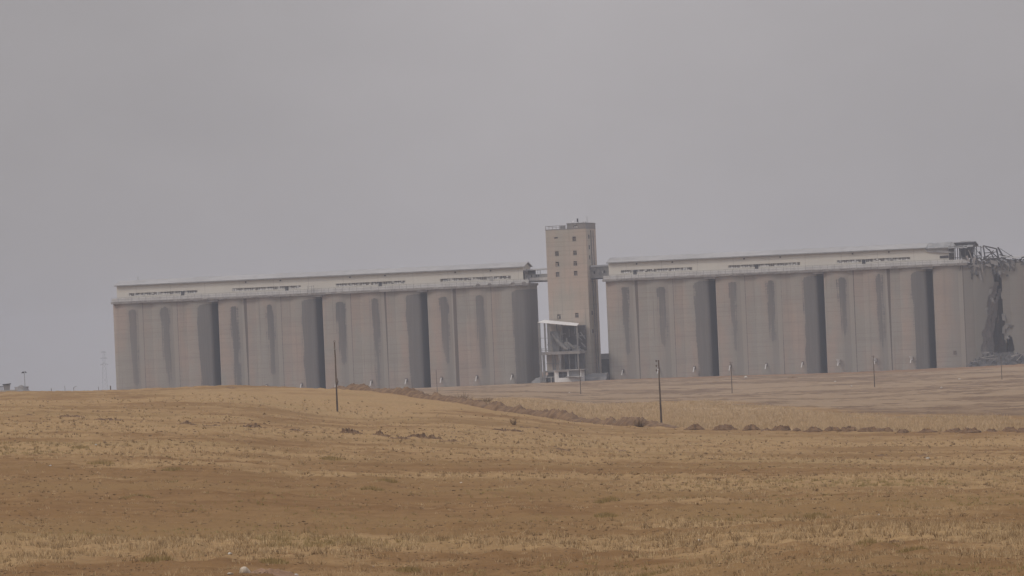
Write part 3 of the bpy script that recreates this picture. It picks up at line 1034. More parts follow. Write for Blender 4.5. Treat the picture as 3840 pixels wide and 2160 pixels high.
for k in range(75):
    s0_ = rs3.triangular(123.5, 142, 128.5)
    z0_ = 27.6 + rs3.uniform(-.8, 2.6) * max(.15, 1 - (s0_ - 123.5) / 14)
    ln = rs3.uniform(.8, 3.4)
    a_ = rs3.choice([rs3.uniform(-1.9, -1.0), rs3.uniform(-.6, .5), rs3.uniform(-2.6, -.4)])
    p0 = Vector((s0_ - S1, rs3.uniform(-.5, 2.5), z0_))
    p2 = p0 + Vector((math.cos(a_) * ln, rs3.uniform(-.4, .4), math.sin(a_) * ln))
    p1 = (p0 + p2) / 2 + Vector((rs3.uniform(-.1, .1), rs3.uniform(-.2, .2), rs3.uniform(-.12, .12)))
    tg.tube([p0, p1, p2], rs3.uniform(.05, .15), 5)
tg.build('tangled_bars', M['black'], right)
tc = MB()
for k in range(26):
    s0_ = rs3.triangular(125.5, 143, 129.5)
    z0_ = rs3.uniform(24.2, 28.6) - .05 * (s0_ - 126)
    p = Vector((s0_ - S1, rs3.uniform(-.6, .6), z0_))
    e1 = Vector((rs3.uniform(.3, 1.1), rs3.uniform(-.2, .2), rs3.uniform(-.5, .3)))
    e2 = Vector((rs3.uniform(-.4, .4), rs3.uniform(-.3, .3), -rs3.uniform(.4, 1.9)))
    tc.slab([p, p + e1, p + e1 * rs3.uniform(.5, 1) + e2, p + e2], .06)
tc.build('torn_cladding', M['rubble'], right)
bs_ = MB()
for k in range(34):
    s0_ = rs3.triangular(125.8, 142, 131)
    p = Vector((s0_ - S1, rs3.uniform(-.7, 1.2), rs3.uniform(25.2, 28.4) - .04 * (s0_ - 126)))
    a_ = rs3.uniform(-.9, .6)
    e1 = Vector((math.cos(a_), rs3.uniform(-.3, .3), math.sin(a_))) * rs3.uniform(.7, 2.2)
    e2 = Vector((rs3.uniform(-.3, .3), rs3.uniform(-.2, .2), -1)) * rs3.uniform(.4, 1.3)
    bs_.slab([p, p + e1, p + e1 + e2, p + e2], rs3.uniform(.12, .3))
bs_.build('broken_floor_piece', M['old'], right)
cs2 = MB()
cs2.slab([(135.4 - S1, .5, 28.6), (139.8 - S1, .3, 28.0), (139.8 - S1, 8, 28.7), (135.4 - S1, 8, 29.1)], .12)
cs2.slab([(139.6 - S1, .3, 28.05), (147 - S1, .2, 29.2), (147 - S1, 8, 29.8), (139.6 - S1, 8, 28.6)], .12)
cs2.build('fallen_roof_sheet', M['roof'], right)

# ------------------------------------------------------------------ head house tower
T0 = 10.1
tower = facade_root('elevator_tower', T0, 0)
tag(tower, 'tall square concrete elevator tower with small windows, standing between the two silo rows', 'tower')
wins = [(13.0, 39.5, 'top'), (18.1, 39.0, 'shut'), (13.05, 35.2, 'half'), (18.13, 35.2, 'half'), (13.05, 32.35, 'half'), (18.1, 32.3, 'half'),
        (13.0, 29.5, 'shut'), (18.1, 29.6, 'shut'), (12.85, 17.95, 'half'), (17.9, 18.1, 'half')]
holes = []
for s, z, k in wins:
    hh = .2 if k == 'top' else .6
    holes.append((s - .5 - T0, s + .5 - T0, z - hh, z + hh))
tb = MB()
tb.wall_holes(0, 11.3, ZB, 41.6, 0, holes, .35)
X1, Y1 = 11.3, 12.0
tb.add([(0, 0, ZB), (0, Y1, ZB), (X1, Y1, ZB), (X1, 0, ZB), (0, 0, 41.6), (0, Y1, 41.6), (X1, Y1, 41.6), (X1, 0, 41.6)],
       [(0, 1, 5, 4), (1, 2, 6, 5), (2, 3, 7, 6), (4, 5, 6, 7)])
tb.build('wall', M['tower'], tower)
MB().box(-.03, 11.33, -.03, 12.03, 41.604, 41.85).build('roof_edge', M['old'], tower)
ph = MB()
ph.wall_holes(6.05, 11.3, 41.854, 43.15, .03, [(8.0, 9.1, 42.05, 42.6)], .3)
ph.add([(6.05, .03, 41.854), (6.05, 11.9, 41.854), (11.3, 11.9, 41.854), (11.3, .03, 41.854), (6.05, .03, 43.15), (6.05, 11.9, 43.15), (11.3, 11.9, 43.15), (11.3, .03, 43.15)],
       [(0, 1, 5, 4), (1, 2, 6, 5), (2, 3, 7, 6), (4, 5, 6, 7)])
pho = ph.build('penthouse', M['old'], tower)
MB().box(5.95, 11.4, -.07, 12.0, 43.154, 43.3).build('penthouse_roof', M['old'], pho)
MB().box(8.02, 8.5, .3, .33, 42.07, 42.45).box(8.56, 9.08, .3, .33, 42.07, 42.45).build('penthouse_window', M['white'], pho)
rl = MB()
for x in (.05, 1.0, 2.0, 3.0, 3.9, 4.6, 5.4):
    rl.bar((x, .1, 41.85), (x, .1, 42.75), .09)
rl.bar((0.0, .1, 42.75), (5.9, .1, 42.75), .08)
rl.bar((0.0, .1, 42.3), (5.9, .1, 42.3), .05)
rl.bar((.05, .1, 42.75), (.05, 11, 42.75), .08)
rl.build('roof_railing', M['rust'], tower)
MB().box(3.6, 4.9, 2.0, 3.2, 41.854, 42.75).build('roof_tank', M['steel'], tower)
rt = MB()
rt.box(8.1, 8.45, 3.5, 3.9, 43.6, 44.55)
rt.tube([(8.4, 3.7, 43.3), (8.4, 3.7, 43.9)], .06, 6)
rt.build('siren', M['dark'], tower)
dsh = MB().tube([(7.1, 3, 43.3), (7.1, 3, 43.9)], .05, 6)
dsh.tube([(7.0, 2.8, 43.65), (7.12, 2.7, 43.75), (7.2, 2.5, 43.8)], [.05, .22, .28], 10)
dsh.build('dish_antenna', M['white'], tower)
MB().tube([(10.9, 4, 43.3), (10.9, 4, 45.0)], .045, 6).tube([(9.8, 4, 43.3), (9.8, 4, 43.7)], .05, 6).tube([(10.4, 4, 43.3), (10.4, 4, 43.75)], .05, 6).build('antenna', M['rust'], tower)
for s, z, k in wins:
    x = s - T0
    hh = .2 if k == 'top' else .6
    mat = M['rust'] if k == 'shut' else M['dark']
    w = MB().box(x - .5, x + .5, .35, .4, z - hh, z + hh).build('window', M['dark'], tower)
    fm = MB()
    fm.box(x - .5, x + .5, .2, .3, z + hh - .1, z + hh)
    if k == 'half':
        fm.box(x - .5, x + .5, .2, .26, z + .15, z + .24)
        fm.box(x - .05, x + .05, .2, .26, z - .6, z + .15)
        if s < 15 and z < 34:
            fm.box(x - .48, x - .05, .28, .3, z - .6, z + .2)
        fm.box(x - .38, x - .3, .2, .26, z - .6, z + .15)
    if k == 'shut':
        fm.box(x - .46, x + .46, .24, .30, z - .58, z + .3)
    fm.build('window_frame', M['rust'] if k == 'shut' else M['tower'], w)
    if k != 'top':
        MB().box(x - .58, x + .58, -.06, .2, z - hh - .1, z - hh - .004).build('sill', M['old'], w)
pp = MB()
for y in (5.6, 8.2):
    pp.box(11.304, 11.5, y, y + .5, 0, 41.2)
pp.build('side_pilaster', M['old'], tower)
sw = MB()
for z in (38.9, 36.0, 33.2, 30.4, 18, 13):
    sw.box(11.29, 11.34, 3.0, 4.0, z, z + 1.1)
sw.build('side_window', M['dark'], tower)

# ------------------------------------------------------------------ conveyor bridges
b1 = facade_root('conveyor_bridge', 3.1, 5, 27.9)
tag(b1, 'short covered conveyor bridge with open upper side, from the left gallery gable to the tower', 'bridge')
mb = MB()
mb.box(0, 7.0, -1.5, 1.5, 0, .25)
for k in range(9):
    mb.box(.5 + k * .72, .75 + k * .72, -1.3, 1.3, -.25, 0)
mb.build('bridge_floor', M['steel'], b1)
MB().box(0, 7.0, -1.5, -1.42, .254, 1.0).box(0, 7.0, 1.42, 1.5, .254, 1.0).build('lower_panel', M['parapet'], b1)
w = MB().wall_holes(0, 7.0, 1.0, 1.95, -1.48, [(1.5, 1.9, 1.2, 1.8), (2.9, 3.3, 1.2, 1.8), (3.5, 3.9, 1.25, 1.75)], .06)
w.box(.7, 1.1, -1.55, -1.48, .3, 1.95)
w.build('window_panel', M['steel'], b1)
MB().box(1.5, 4.0, -1.38, -1.36, 1.1, 1.9).build('dark_interior', M['dark'], b1)
po = MB()
for x in (.05, 3.5, 6.9):
    po.box(x - .06, x + .06, -1.48, -1.36, 1.95, 3.1)
    po.box(x - .06, x + .06, 1.36, 1.48, 1.95, 3.1)
po.box(0, 2.2, 1.4, 1.46, 1.95, 3.1)
po.build('post', M['steel'], b1)
mb = MB().slab([(0, -1.7, 3.05), (7.0, -1.7, 3.05), (7.0, 0, 3.55), (0, 0, 3.35)], .08)
mb.slab([(0, 0, 3.35), (7.0, 0, 3.55), (7.0, 1.7, 3.05), (0, 1.7, 3.05)], .08)
mb.build('bridge_roof', M['roof'], b1)

b2 = facade_root('conveyor_bridge', 21.4, 5, 27.9)
tag(b2, 'grey closed conveyor bridge with small windows, from the tower to the right gallery', 'bridge')
mb = MB().wall_holes(0, 5.7, .1, 3.15, -1.5, [(.9, 1.3, 1.3, 2.0), (3.8, 4.15, 1.4, 2.1), (5.1, 5.5, 1.5, 2.2)], .15)
mb.add([(0, 1.5, .1), (5.7, 1.5, .1), (5.7, 1.5, 3.15), (0, 1.5, 3.15), (0, -1.5, .1), (5.7, -1.5, .1)], [(1, 0, 3, 2), (0, 1, 5, 4)])
mb.build('wall', M['steel'], b2)
MB().box(.5, 5.6, -1.34, -1.3, 1.2, 2.3).build('window', M['dark'], b2)
MB().box(3.3, 3.42, -1.53, -1.51, 1.4, 2.0).build('window_frame', M['white'], b2)
mb = MB().slab([(0, -1.75, 3.1), (5.7, -1.75, 3.15), (5.7, 0, 3.6), (0, 0, 3.6)], .1)
mb.slab([(0, 0, 3.6), (5.7, 0, 3.6), (5.7, 1.75, 3.15), (0, 1.75, 3.1)], .1)
mb.build('bridge_roof', M['roof'], b2)
mb = MB()
for k in range(8):
    mb.box(.2 + k * .7, .5 + k * .7, -1.4, 1.4, -.2, .1)
mb.build('floor_joist', M['dark'], b2)

# ------------------------------------------------------------------ loading frame in front of the tower
an = facade_root('loading_shed', 9.0, -8)
tag(an, 'open loading frame with tilted white roof and conveyor machinery against the foot of the tower', 'shed')
c_ = MB()
for (x, y, w, top, m_) in ((.1, .1, .55, 16.4, 0), (.9, 7.0, .4, 16.8, 0), (1.6, .3, .38, 16.2, 0), (2.9, .3, .38, 16.1, 0), (3.4, 6.8, .35, 16.6, 0), (5.55, 4, .35, 16.0, 0), (10.6, .3, .35, 15.1, 0)):
    if m_ == 0:
        c_.box(x - w / 2, x + w / 2, y - w / 2, y + w / 2, 8.4 if x > 1 and x < 10 else -.4, top)
for x, y in ((.95, .3), (5.5, .3), (1.7, 6.5)):
    c_.box(x - .3, x + .3, y - .3, y + .3, -.4 if x > 1.2 or True else 3, 7.6)
c_.build('column', M['aged'], an)
MB().slab([(0 - .2, -.2, 16.45), (10.8, -.2, 15.05), (9.6, 7.3, 15.75), (-.1, 7.3, 17.1)], .12).build('roof', M['white'], an)
MB().box(-.2, 11.2, 0, 7.6, 7.55, 8.35).build('deck', M['slab'], an)
rr = MB()
for z in (12.2, 9.3, 8.9):
    rr.bar((0, .1, z), (3.5, .2, z - .1), .12)
for x in (.6, 1.9, 2.6, 3.1):
    rr.bar((x, .1, 8.35), (x, .1, 9.3), .08)
rr.build('deck_railing', M['steel'], an)
hp = MB()
hp.hexa([(2.6, 2.0, 12.4), (5.2, 2.0, 12.2), (5.2, 4.5, 12.2), (2.6, 4.5, 12.4), (2.7, 2.0, 14.0), (4.6, 2.0, 14.0), (4.6, 4.5, 14.0), (2.7, 4.5, 14.0)])
hp.hexa([(3.2, 2.4, 8.4), (4.9, 2.4, 8.4), (4.9, 4.2, 8.4), (3.2, 4.2, 8.4), (2.7, 2.0, 12.3), (5.2, 2.0, 12.2), (5.2, 4.5, 12.2), (2.7, 4.5, 12.3)])
hp.build('hopper', M['steel'], an)
cv = MB().tube([(2.9, 1.6, 13.7), (3.7, 1.5, 12.6), (4.3, 1.4, 11.7)], [.3, .36, .42], 12)
cv.tube([(4.2, 1.4, 11.8), (7.0, 1.2, 9.0), (7.6, 1.2, 8.8)], [.5, .55, .4], 12)
cv.tube([(6.6, 2.2, 10.6), (7.2, 1.9, 9.9), (8.0, 1.8, 9.0)], [.55, .5, .4], 10)
cv.tube([(7.4, 1.9, 10.6), (9.4, 1.8, 9.0)], [.35, .35], 10)
cv.build('conveyor_tube', M['aged'], an)
MB().box(4.6, 11.4, 7.2, 7.5, 8.35, 15.3).build('shade_panel', M['rubble'], an)  # dark sheet added for the shaded tower wall behind the frame
cl_ = MB()
rs4 = random.Random(4)
for k in range(34):
    x0, z0_ = rs4.uniform(1.4, 10.4), rs4.uniform(8.5, 13.5)
    y0_ = rs4.uniform(1.5, 6.5)
    dx_, dz_ = rs4.choice([(rs4.uniform(-2, 2), rs4.uniform(-.3, .3)), (rs4.uniform(-.2, .2), rs4.uniform(1, 3)), (rs4.uniform(1, 2), -rs4.uniform(1, 2))])
    cl_.bar((x0, y0_, z0_), (x0 + dx_, y0_, max(8.4, z0_ + dz_)), rs4.uniform(.1, .3))
for k in range(7):
    x0, y0_ = rs4.uniform(3, 10), rs4.uniform(2, 6)
    cl_.box(x0, x0 + rs4.uniform(.4, 1.4), y0_, y0_ + .8, 8.36, 8.36 + rs4.uniform(.4, 1.8))
cl_.build('machinery', M['steel'], an)
pc = MB()
for x0 in (3.0, 3.6, 7.6, 9.4):
    pc.tube([(x0, 2.4, -.3), (x0, 2.4, 7.5)], .14, 7)
pc.bar((1.2, 2.2, 5.2), (5.4, 2.2, 5.0), .16)
pc.build('downpipe', M['steel'], an)
lw = MB().box(1.2, 5.3, 2.6, 2.9, 3.2, 7.55).build('lower_wall', M['tower'], an)
MB().box(5.6, 11.3, 5.2, 5.5, -.4, 7.55).build('side_wall', M['rubble'], an)
MB().box(1.0, 5.6, .2, 7, 2.75, 3.2).build('lower_deck', M['aged'], an)
MB().box(1.3, 5.3, 3.2, 3.4, -.4, 2.75).build('dark_interior', M['dark'], an)

wh = facade_root('weigh_house', 13.3, -10)
tag(wh, 'small white flat-roofed weigh house with a dark window, at the foot of the tower', 'building')
WX = 7.5
mb = MB().wall_holes(0, WX, -.6, 3.1, 0, [(1.15, 3.6, 1.15, 2.8), (4.0, 7.2, 1.45, 3.0)], .5)
mb.add([(0, 0, -.6), (0, 4, -.6), (WX, 4, -.6), (WX, 0, -.6), (0, 0, 3.1), (0, 4, 3.1), (WX, 4, 3.1), (WX, 0, 3.1)], [(0, 1, 5, 4), (1, 2, 6, 5), (2, 3, 7, 6)])
mb.build('wall', M['white'], wh)
MB().box(-.1, 8.5, -.6, 4.4, 3.104, 3.36).build('roof', M['pale'], wh)
w = MB().box(1.15, 3.6, .5, .55, 1.1, 2.85).build('window', M['dark'], wh)
MB().box(1.15, 3.6, .3, .36, 1.9, 1.98).box(2.3, 2.38, .3, .36, 1.15, 2.8).build('window_frame', M['steel'], w)
MB().box(4.0, 7.2, .5, .55, 1.4, 3.05).build('porch_back', M['steel'], wh)
MB().slab([(3.5, -1.6, 1.32), (8.6, -1.6, 1.02), (8.6, -.02, 1.12), (3.5, -.02, 1.42)], .14).build('canopy', M['pale'], wh)
MB().box(-3.3, -.02, 2, 2.3, 1.35, 1.6).box(-3.3, -2.9, 2, 2.3, -.4, 1.35).box(-1.6, -1.3, 2, 2.3, -.4, 1.35).build('side_frame', M['pale'], wh)

sh = facade_root('storage_shed', 21.2, 16)
tag(sh, 'dark green shed with a flat pale roof, behind the gap right of the tower', 'shed')
MB().box(-2, 5, 0, 6, -.5, 5.8).build('wall', M['teal'], sh)
MB().box(-2.3, 5.3, -.3, 6.3, 5.804, 6.05).build('roof', M['pale'], sh)
MB().box(-2.1, 5.1, 1.5, 6, 6.054, 7.3).build('roof_box', M['steel'], sh)
MB().box(1.7, 1.95, -.25, -.02, 4.5, 4.8).build('wall_lamp', M['white'], sh)


def ramp(name, s0, s1, d0, d1, h0, h1, mat, label, cat, seed):
    r_ = random.Random(seed)
    mb = MB()
    n = 10
    rows = 5
    vs, fs = [], []
    for j in range(rows):
        for i in range(n + 1):
            q, p = i / n, j / (rows - 1)
            z = (h0 + (h1 - h0) * q) * p ** .7 + r_.uniform(-.12, .12) * (j > 0)
            vs.append((s0 + (s1 - s0) * q - (s0 + s1) / 2 + r_.uniform(-.2, .2), (d0 + (d1 - d0) * p) - d1, z - .5 * (j == 0)))
    for j in range(rows - 1):
        for i in range(n):
            a = j * (n + 1) + i
            fs.append((a, a + 1, a + n + 2, a + n + 1))
    k = (rows - 1) * (n + 1)
    mb.add(vs, fs)
    bs = [(v[0], v[1] + .8, -1.0) for v in vs[k:]]
    mb.add(vs[k:] + bs, [(i, i + 1, i + n + 2, i + n + 1) for i in range(n)])
    o = mb.build(name, mat)
    o.location = FP((s0 + s1) / 2, d1, 0)
    o.rotation_euler = (0, 0, -TH)
    return tag(o, label, cat)


ramp('spilled_heap', 5.8, 9.6, -7, -1.5, 1.2, 2.2, M['heapm'], 'low grey spilled heap between the silo foot and the loading frame', 'heap', 1)
ramp('spilled_heap', 20.5, 26.3, -5, -.5, 1.9, 2.2, M['heapm'], 'low bluish grey heap in the gap right of the tower foot', 'heap', 2)

# ------------------------------------------------------------------ rubble under the collapsed end
def rubble_heap():
    r_ = random.Random(5)
    mb = MB()
    n, m = 46, 9
    vs, fs = [], []
    for j in range(m):
        for i in range(n + 1):
            s = 126 + 24 * i / n
            p = j / (m - 1)
            top = 3.1 * min(1, (s - 125.5) / 5) ** .7
            vs.append((s - 138 + r_.uniform(-.2, .2), -7 + 8.5 * p + r_.uniform(-.2, .2), -1.2 + (top + 1.2) * p ** .8 + r_.uniform(-.4, .4) * (j > 0)))
    for j in range(m - 1):
        for i in range(n):
            a = j * (n + 1) + i
            fs.append((a, a + 1, a + n + 2, a + n + 1))
    mb.add(vs, fs)
    for k in range(70):
        s = r_.uniform(126.5, 149)
        p = r_.random()
        x, y, z = s - 138, -6.5 + 7.5 * p, -.9 + (3.4 if s > 130 else 2) * p ** .8
        e = Vector((r_.uniform(-1, 1), r_.uniform(-1, 1), r_.uniform(-.6, .6))).normalized() * r_.uniform(.2, .7)
        c = Vector((x, y, z))
        mb.bar(c - e, c + e, r_.uniform(.15, .7), r_.uniform(.15, .4))
    o = mb.build('rubble_heap', M['rubble'])
    o.location = FP(138, 0, 0)
    o.rotation_euler = (0, 0, -TH)
    tag(o, 'dark heap of broken concrete at the foot of the collapsed silo end', 'rubble')


rubble_heap()
for (s, d, z, ln, az, tl, w, lab) in (
        (128.6, -5.2, .9, 2.4, .2, .1, .28, 'short pale beam lying low at the left end of the rubble heap'),
        (132.0, -5.6, 1.5, 4.2, .1, -.12, .3, 'long pale beam lying flat across the rubble heap'),
        (131.6, -4.6, 2.0, 3.8, -.1, .14, .22, 'thin pale beam leaning up to the right on the rubble heap'),
        (139.4, -4.5, 2.1, 2.6, .2, .28, .6, 'wide broken slab tilted on the rubble heap at the right'),
        (140.8, -4.8, 2.4, 2.9, .1, -.5, .3, 'pale beam slanting down at the far right of the rubble heap'),
        (140.6, -5.4, 1.5, 2.6, .0, .75, .3, 'pale beam standing steeply at the far right of the rubble heap'),
        (131.0, -2.8, 3.1, 1.9, .1, .05, .5, 'flat pale block on top of the rubble heap')):
    e = Vector((math.cos(tl) * math.cos(az), math.cos(tl) * math.sin(az), math.sin(tl))) * ln / 2
    o = MB().bar(-e, e, w, w * .7).build('fallen_beam', M['slab'])
    o.location = FP(s, d, z)
    o.rotation_euler = (0, 0, -TH)
    tag(o, lab, 'beam')

# ------------------------------------------------------------------ earth bank and mounds
def lump(rx, ry, h, seed, n=18, m=7, rough=.22, flat=False):
    """irregular low mound, closed under the ground"""
    r_ = random.Random(seed)
    ph = [r_.uniform(0, 6.28) for _ in range(6)]
    vs, fs = [(0, 0, h * (1 + r_.uniform(-.1, .1)))], []
    for j in range(1, m + 1):
        q = j / m
        for k in range(n):
            a = 2 * math.pi * k / n
            w = 1 + rough * (math.sin(2 * a + ph[0]) * .5 + math.sin(3 * a + ph[1]) * .4 + math.sin(5 * a + ph[2]) * .35) + r_.uniform(-.06, .06)
            z = h * (1 - q ** 2.3 if flat else (math.cos(q * math.pi) * .5 + .5) ** .8) * (1 + r_.uniform(-rough, rough)) - (.25 if j == m else 0)
            if flat:
                z *= 1 + .3 * math.sin(a * 2 + ph[3]) * q + .2 * math.sin(q * 9 + ph[4])
            vs.append((rx * q * w * math.cos(a), ry * q * w * math.sin(a), z))
    for k in range(n):
        fs.append((0, 1 + k, 1 + (k + 1) % n))
    for j in range(m - 1):
        for k in range(n):
            a, b = 1 + j * n + k, 1 + j * n + (k + 1) % n
            fs.append((a, a + n, b + n, b))
    return MB().add(vs, fs)


def earth_bank():
    n, m = 420, 11
    px = np.linspace(1225, 2520, n)
    tt = np.array([TT(p) for p in px])
    yy = np.interp(tt, _bt, _bz)
    xx = tt * yy
    along = np.concatenate([[0], np.cumsum(np.hypot(np.diff(xx), np.diff(yy)))])
    hgt = .50 + 1.15 * np.clip(fbm(along / 5.5, along * 0 + 3, 4) - .30, 0, 1) * 1.3
    hgt *= np.interp(px, [1225, 1260, 1500, 1700, 2100, 2400, 2520], [.0, .85, .95, 1.05, 1.05, .8, .0])
    v, f = [], []
    for j in range(m):
        q = (j / (m - 1)) * 2 - 1
        w = 3.4
        X, Y = xx + q * w * .15, yy + q * w
        prof_ = max(0, math.cos(q * math.pi / 2)) ** 1.1
        nz = fbm(along / .7, along * 0 + j * 1.7, 3) - .5
        z = ground_h(X, Y) + hgt * prof_ * (1 + nz * .8) - (.3 if abs(q) == 1 else 0)
        v.append(np.stack([X, Y, z], -1))
    v = np.array(v).reshape(-1, 3)
    for j in range(m - 1):
        a = j * n + np.arange(n - 1)
        f.append(np.stack([a, a + 1, a + n + 1, a + n], -1))
    o = np_mesh('earth_bank', v, np.concatenate(f), M['banksoil'], None, False)
    tag(o, 'long low bank of clumpy brown earth running down across the slope to the mounds', 'earth bank')


earth_bank()
PXM = 620 / 23863.0
for k, (zx, zw, hh) in enumerate(((40, 105, .62), (240, 135, .66), (425, 95, .6), (530, 64, .35), (630, 95, .64), (730, 52, .34), (845, 112, .5), (975, 92, .5),
                        (1090, 84, .56), (1215, 95, .52), (1320, 112, .5), (1450, 66, .36), (1610, 95, .4), (1800, 95, .46), (1910, 95, .48), (2050, 74, .4), (2180, 95, .5), (2285, 90, .5))):
    px = 2560 + zx * .552
    t = TT(px)
    y = float(np.interp(t, _bt, _bz))
    r0 = zw * .552 * PXM / 2 * 1.15
    o = lump(r0 * 1.25, 2.2, hh * .72, 100 + k, 22, 8, .3, True).build('earth_mound', M['soil'])
    y += ((k * 37) % 11 - 5) * .5
    o.location = (t * y, y, gh(t * y, y) - .03)
    nth = ('first', 'second', 'third', 'fourth', 'fifth', 'sixth', 'seventh', 'eighth', 'ninth', 'tenth', 'eleventh', 'twelfth', 'thirteenth',
           'fourteenth', 'fifteenth', 'sixteenth', 'seventeenth', 'eighteenth')[k]
    tag(o, '%s low earth mound of the row, counted from the pole with three insulators' % nth, 'mound', 'earth mounds in a row at the field edge')

# ------------------------------------------------------------------ poles, posts, pylon
def pole(name, x, y, h, r0, r1, lean, mat, label, cat='utility pole', group=None, kind_=0):
    z = gh(x, y)
    root = empty(name, (x, y, z))
    tag(root, label, cat, group)
    rs_ = random.Random(int(x * 10) + 5)
    pts, rad_ = [], []
    for k in range(9):
        q = k / 8
        pts.append((lean * q * h + rs_.uniform(-.02, .02), 0, -.6 + (h + .6) * q))
        rad_.append((r0 + (r1 - r0) * q) * rs_.uniform(.92, 1.08))
    MB().tube(pts, rad_, 9).build('shaft', mat, root)
    top = Vector(pts[-1])
    if kind_ == 1:                                   # broken top with a bracket and eye
        mb = MB().tube([top + Vector((0, 0, -.1)), top + Vector((0, 0, .62))], .07, 7)
        ring = [top + Vector((.09 * math.cos(a), 0, .72 + .09 * math.sin(a))) for a in [i * math.pi / 6 for i in range(13)]]
        mb.tube(ring, .025, 6)
        mb.build('top_bracket', M['rust'], root)
        MB().bar(top + Vector((-.14, -.12, -.02)), top + Vector((.2, -.12, -.12)), .07).build('cross_stub', M['pale'], root)
        MB().tube([(.08, -.1, h * .44), (.14, -.12, h * .48), (.1, -.08, h * .53)], [.05, .12, .05], 7).build('splice_clamp', M['rust'], root)
    if kind_ == 2:                                   # three insulators on side brackets
        for q in (.05, .55, 1.05):
            mb = MB().bar(top + Vector((0, 0, -q)), top + Vector((-.24, 0, -q - .04)), .03)
            mb.tube([top + Vector((-.24, 0, -q - .14)), top + Vector((-.26, 0, -q)), top + Vector((-.28, 0, -q + .08))], [.05, .09, .06], 8)
            mb.build('insulator', M['rust'], root)
    if kind_ == 3:
        mb = MB().bar(top + Vector((-.3, 0, -.25)), top + Vector((.3, 0, -.2)), .05)
        for dx in (-.28, .28):
            mb.tube([top + Vector((dx, 0, -.25)), top + Vector((dx, 0, -.05))], .045, 6)
        mb.build('insulator_arm', M['rust'], root)
    return root


pole('utility_pole', -18.07, 640, 6.35, .10, .065, 0, M['wood'], 'dark wooden pole with a rusty eye at its top, standing on the grassy slope', kind_=1)
pole('utility_pole', 15.05, 668, 6.95, .125, .06, 0, M['wood'], 'tapering wooden pole with three side insulators, standing in the pale dry grass', kind_=2)
pole('utility_pole', -15.47, 1245, 4.6, .06, .045, -.01, M['wood'], 'thin pole seen past the earth bank below the left silo row', kind_=0)
pole('utility_pole', 12.55, 1245, 5.3, .085, .06, .0, M['wood'], 'thin dark pole in front of the white weigh house', kind_=3)
pole('utility_pole', 42.15, 1245, 6.1, .09, .06, .0, M['wood'], 'thin dark pole standing by the second joint of the right silo row', kind_=3)
pole('utility_pole', 70.05, 1245, 6.2, .10, .07, 0, M['wood'], 'thicker dark pole in the bare field before the right silo row', kind_=3)
pole('utility_pole', 99.17, 1300, 5.0, .08, .05, 0, M['wood'], 'faint pole in front of the rubble of the collapsed silo end', kind_=0)

for x, y, h, lab, r in ((-70.06, 1100, 1.5, 'thick dark fence post on the hill crest beside the left silo corner', .10),
                     (-85.25, 1300, 1.4, 'thin grey fence post a little left of the thick dark one', .05),
                     (-90.32, 1300, 1.4, 'crooked fence post with a bent arm on the hill crest', .05),
                     (-92.12, 1300, 1.7, 'tallest of the thin faint fence posts on the hill crest', .045),
                     (-94.9, 1300, 1.3, 'straight thin fence post nearest the floodlight mast', .06)):
    z = gh(x, y)
    mb = MB().tube([(0, 0, -.5), (.01, 0, h * .5), (-.02, 0, h)], [r, r * .9, r * .8], 8)
    if 'crooked' in lab:
        mb.tube([(0, 0, h * .9), (.25, 0, h * 1.1), (.6, 0, h * 1.14)], r * .8, 7)
    mb.tube([(-r * 1.6, -r, h * .85), (r * 1.6, -r, h * .85)], .02, 5)
    o = mb.build('fence_post', M['wood'])
    # the crest hides the lower end; the post is set so that its top stands clear of it
    o.location = (x, y, z)
    tag(o, lab, 'fence post', 'fence posts on the hill crest')


def pylon():
    x, y, h = -213.0, 3300.0, 20.5
    root = empty('lattice_pylon', (x, y, gh(x, y)))
    tag(root, 'faint lattice pylon far away in the haze, left of the silos', 'pylon')
    mb = MB()
    for sx in (-1, 1):
        for sy in (-1, 1):
            mb.bar((sx * 1.5, sy * 1.5, 0), (sx * .35, sy * .35, h), .04)
    for k in range(9):
        z0, z1 = h * k / 9, h * (k + 1) / 9
        w0, w1 = 1.5 - 1.15 * k / 9, 1.5 - 1.15 * (k + 1) / 9
        for sy in (-1, 1):
            mb.bar((-w0, sy * w0, z0), (w1, sy * w1, z1), .03)
            mb.bar((w0, sy * w0, z0), (-w1, sy * w1, z1), .03)
    mb.build('lattice', M['steel'], root)
    for z, w in ((h * .66, 2.2), (h * .82, 1.8), (h * .97, 1.4)):
        MB().bar((-w, 0, z), (w, 0, z), .08).bar((-w, 0, z), (0, 0, z + .7), .12).bar((w, 0, z), (0, 0, z + .7), .12).build('cross_arm', M['steel'], root)


pylon()


def mast():
    x, y = -115.7, 1500.0
    z = gh(x, y)
    top = 8.0 - z
    root = empty('floodlight_mast', (x, y, z))
    tag(root, 'thin mast with floodlights at its top, on the left skyline', 'light mast')
    MB().tube([(.05, 0, -.5), (0, 0, top)], [.11, .06], 8).build('mast_pole', M['steel'], root)
    MB().bar((-.35, 0, top), (.4, 0, top + .05), .06).build('cross_bar', M['steel'], root)
    for dx, tl in ((-.42, .1), (-.12, .12), (.38, -.1)):
        mb = MB().hexa([(dx - .17, -.2, top - .05 - tl), (dx + .13, -.2, top - .05 + tl), (dx + .13, .1, top - .05 + tl), (dx - .17, .1, top - .05 - tl),
                        (dx - .2, -.25, top + .25 - tl), (dx + .16, -.25, top + .25 + tl), (dx + .12, .1, top + .25 + tl), (dx - .15, .1, top + .25 - tl)])
        mb.build('floodlight', M['dark'], root)


mast()


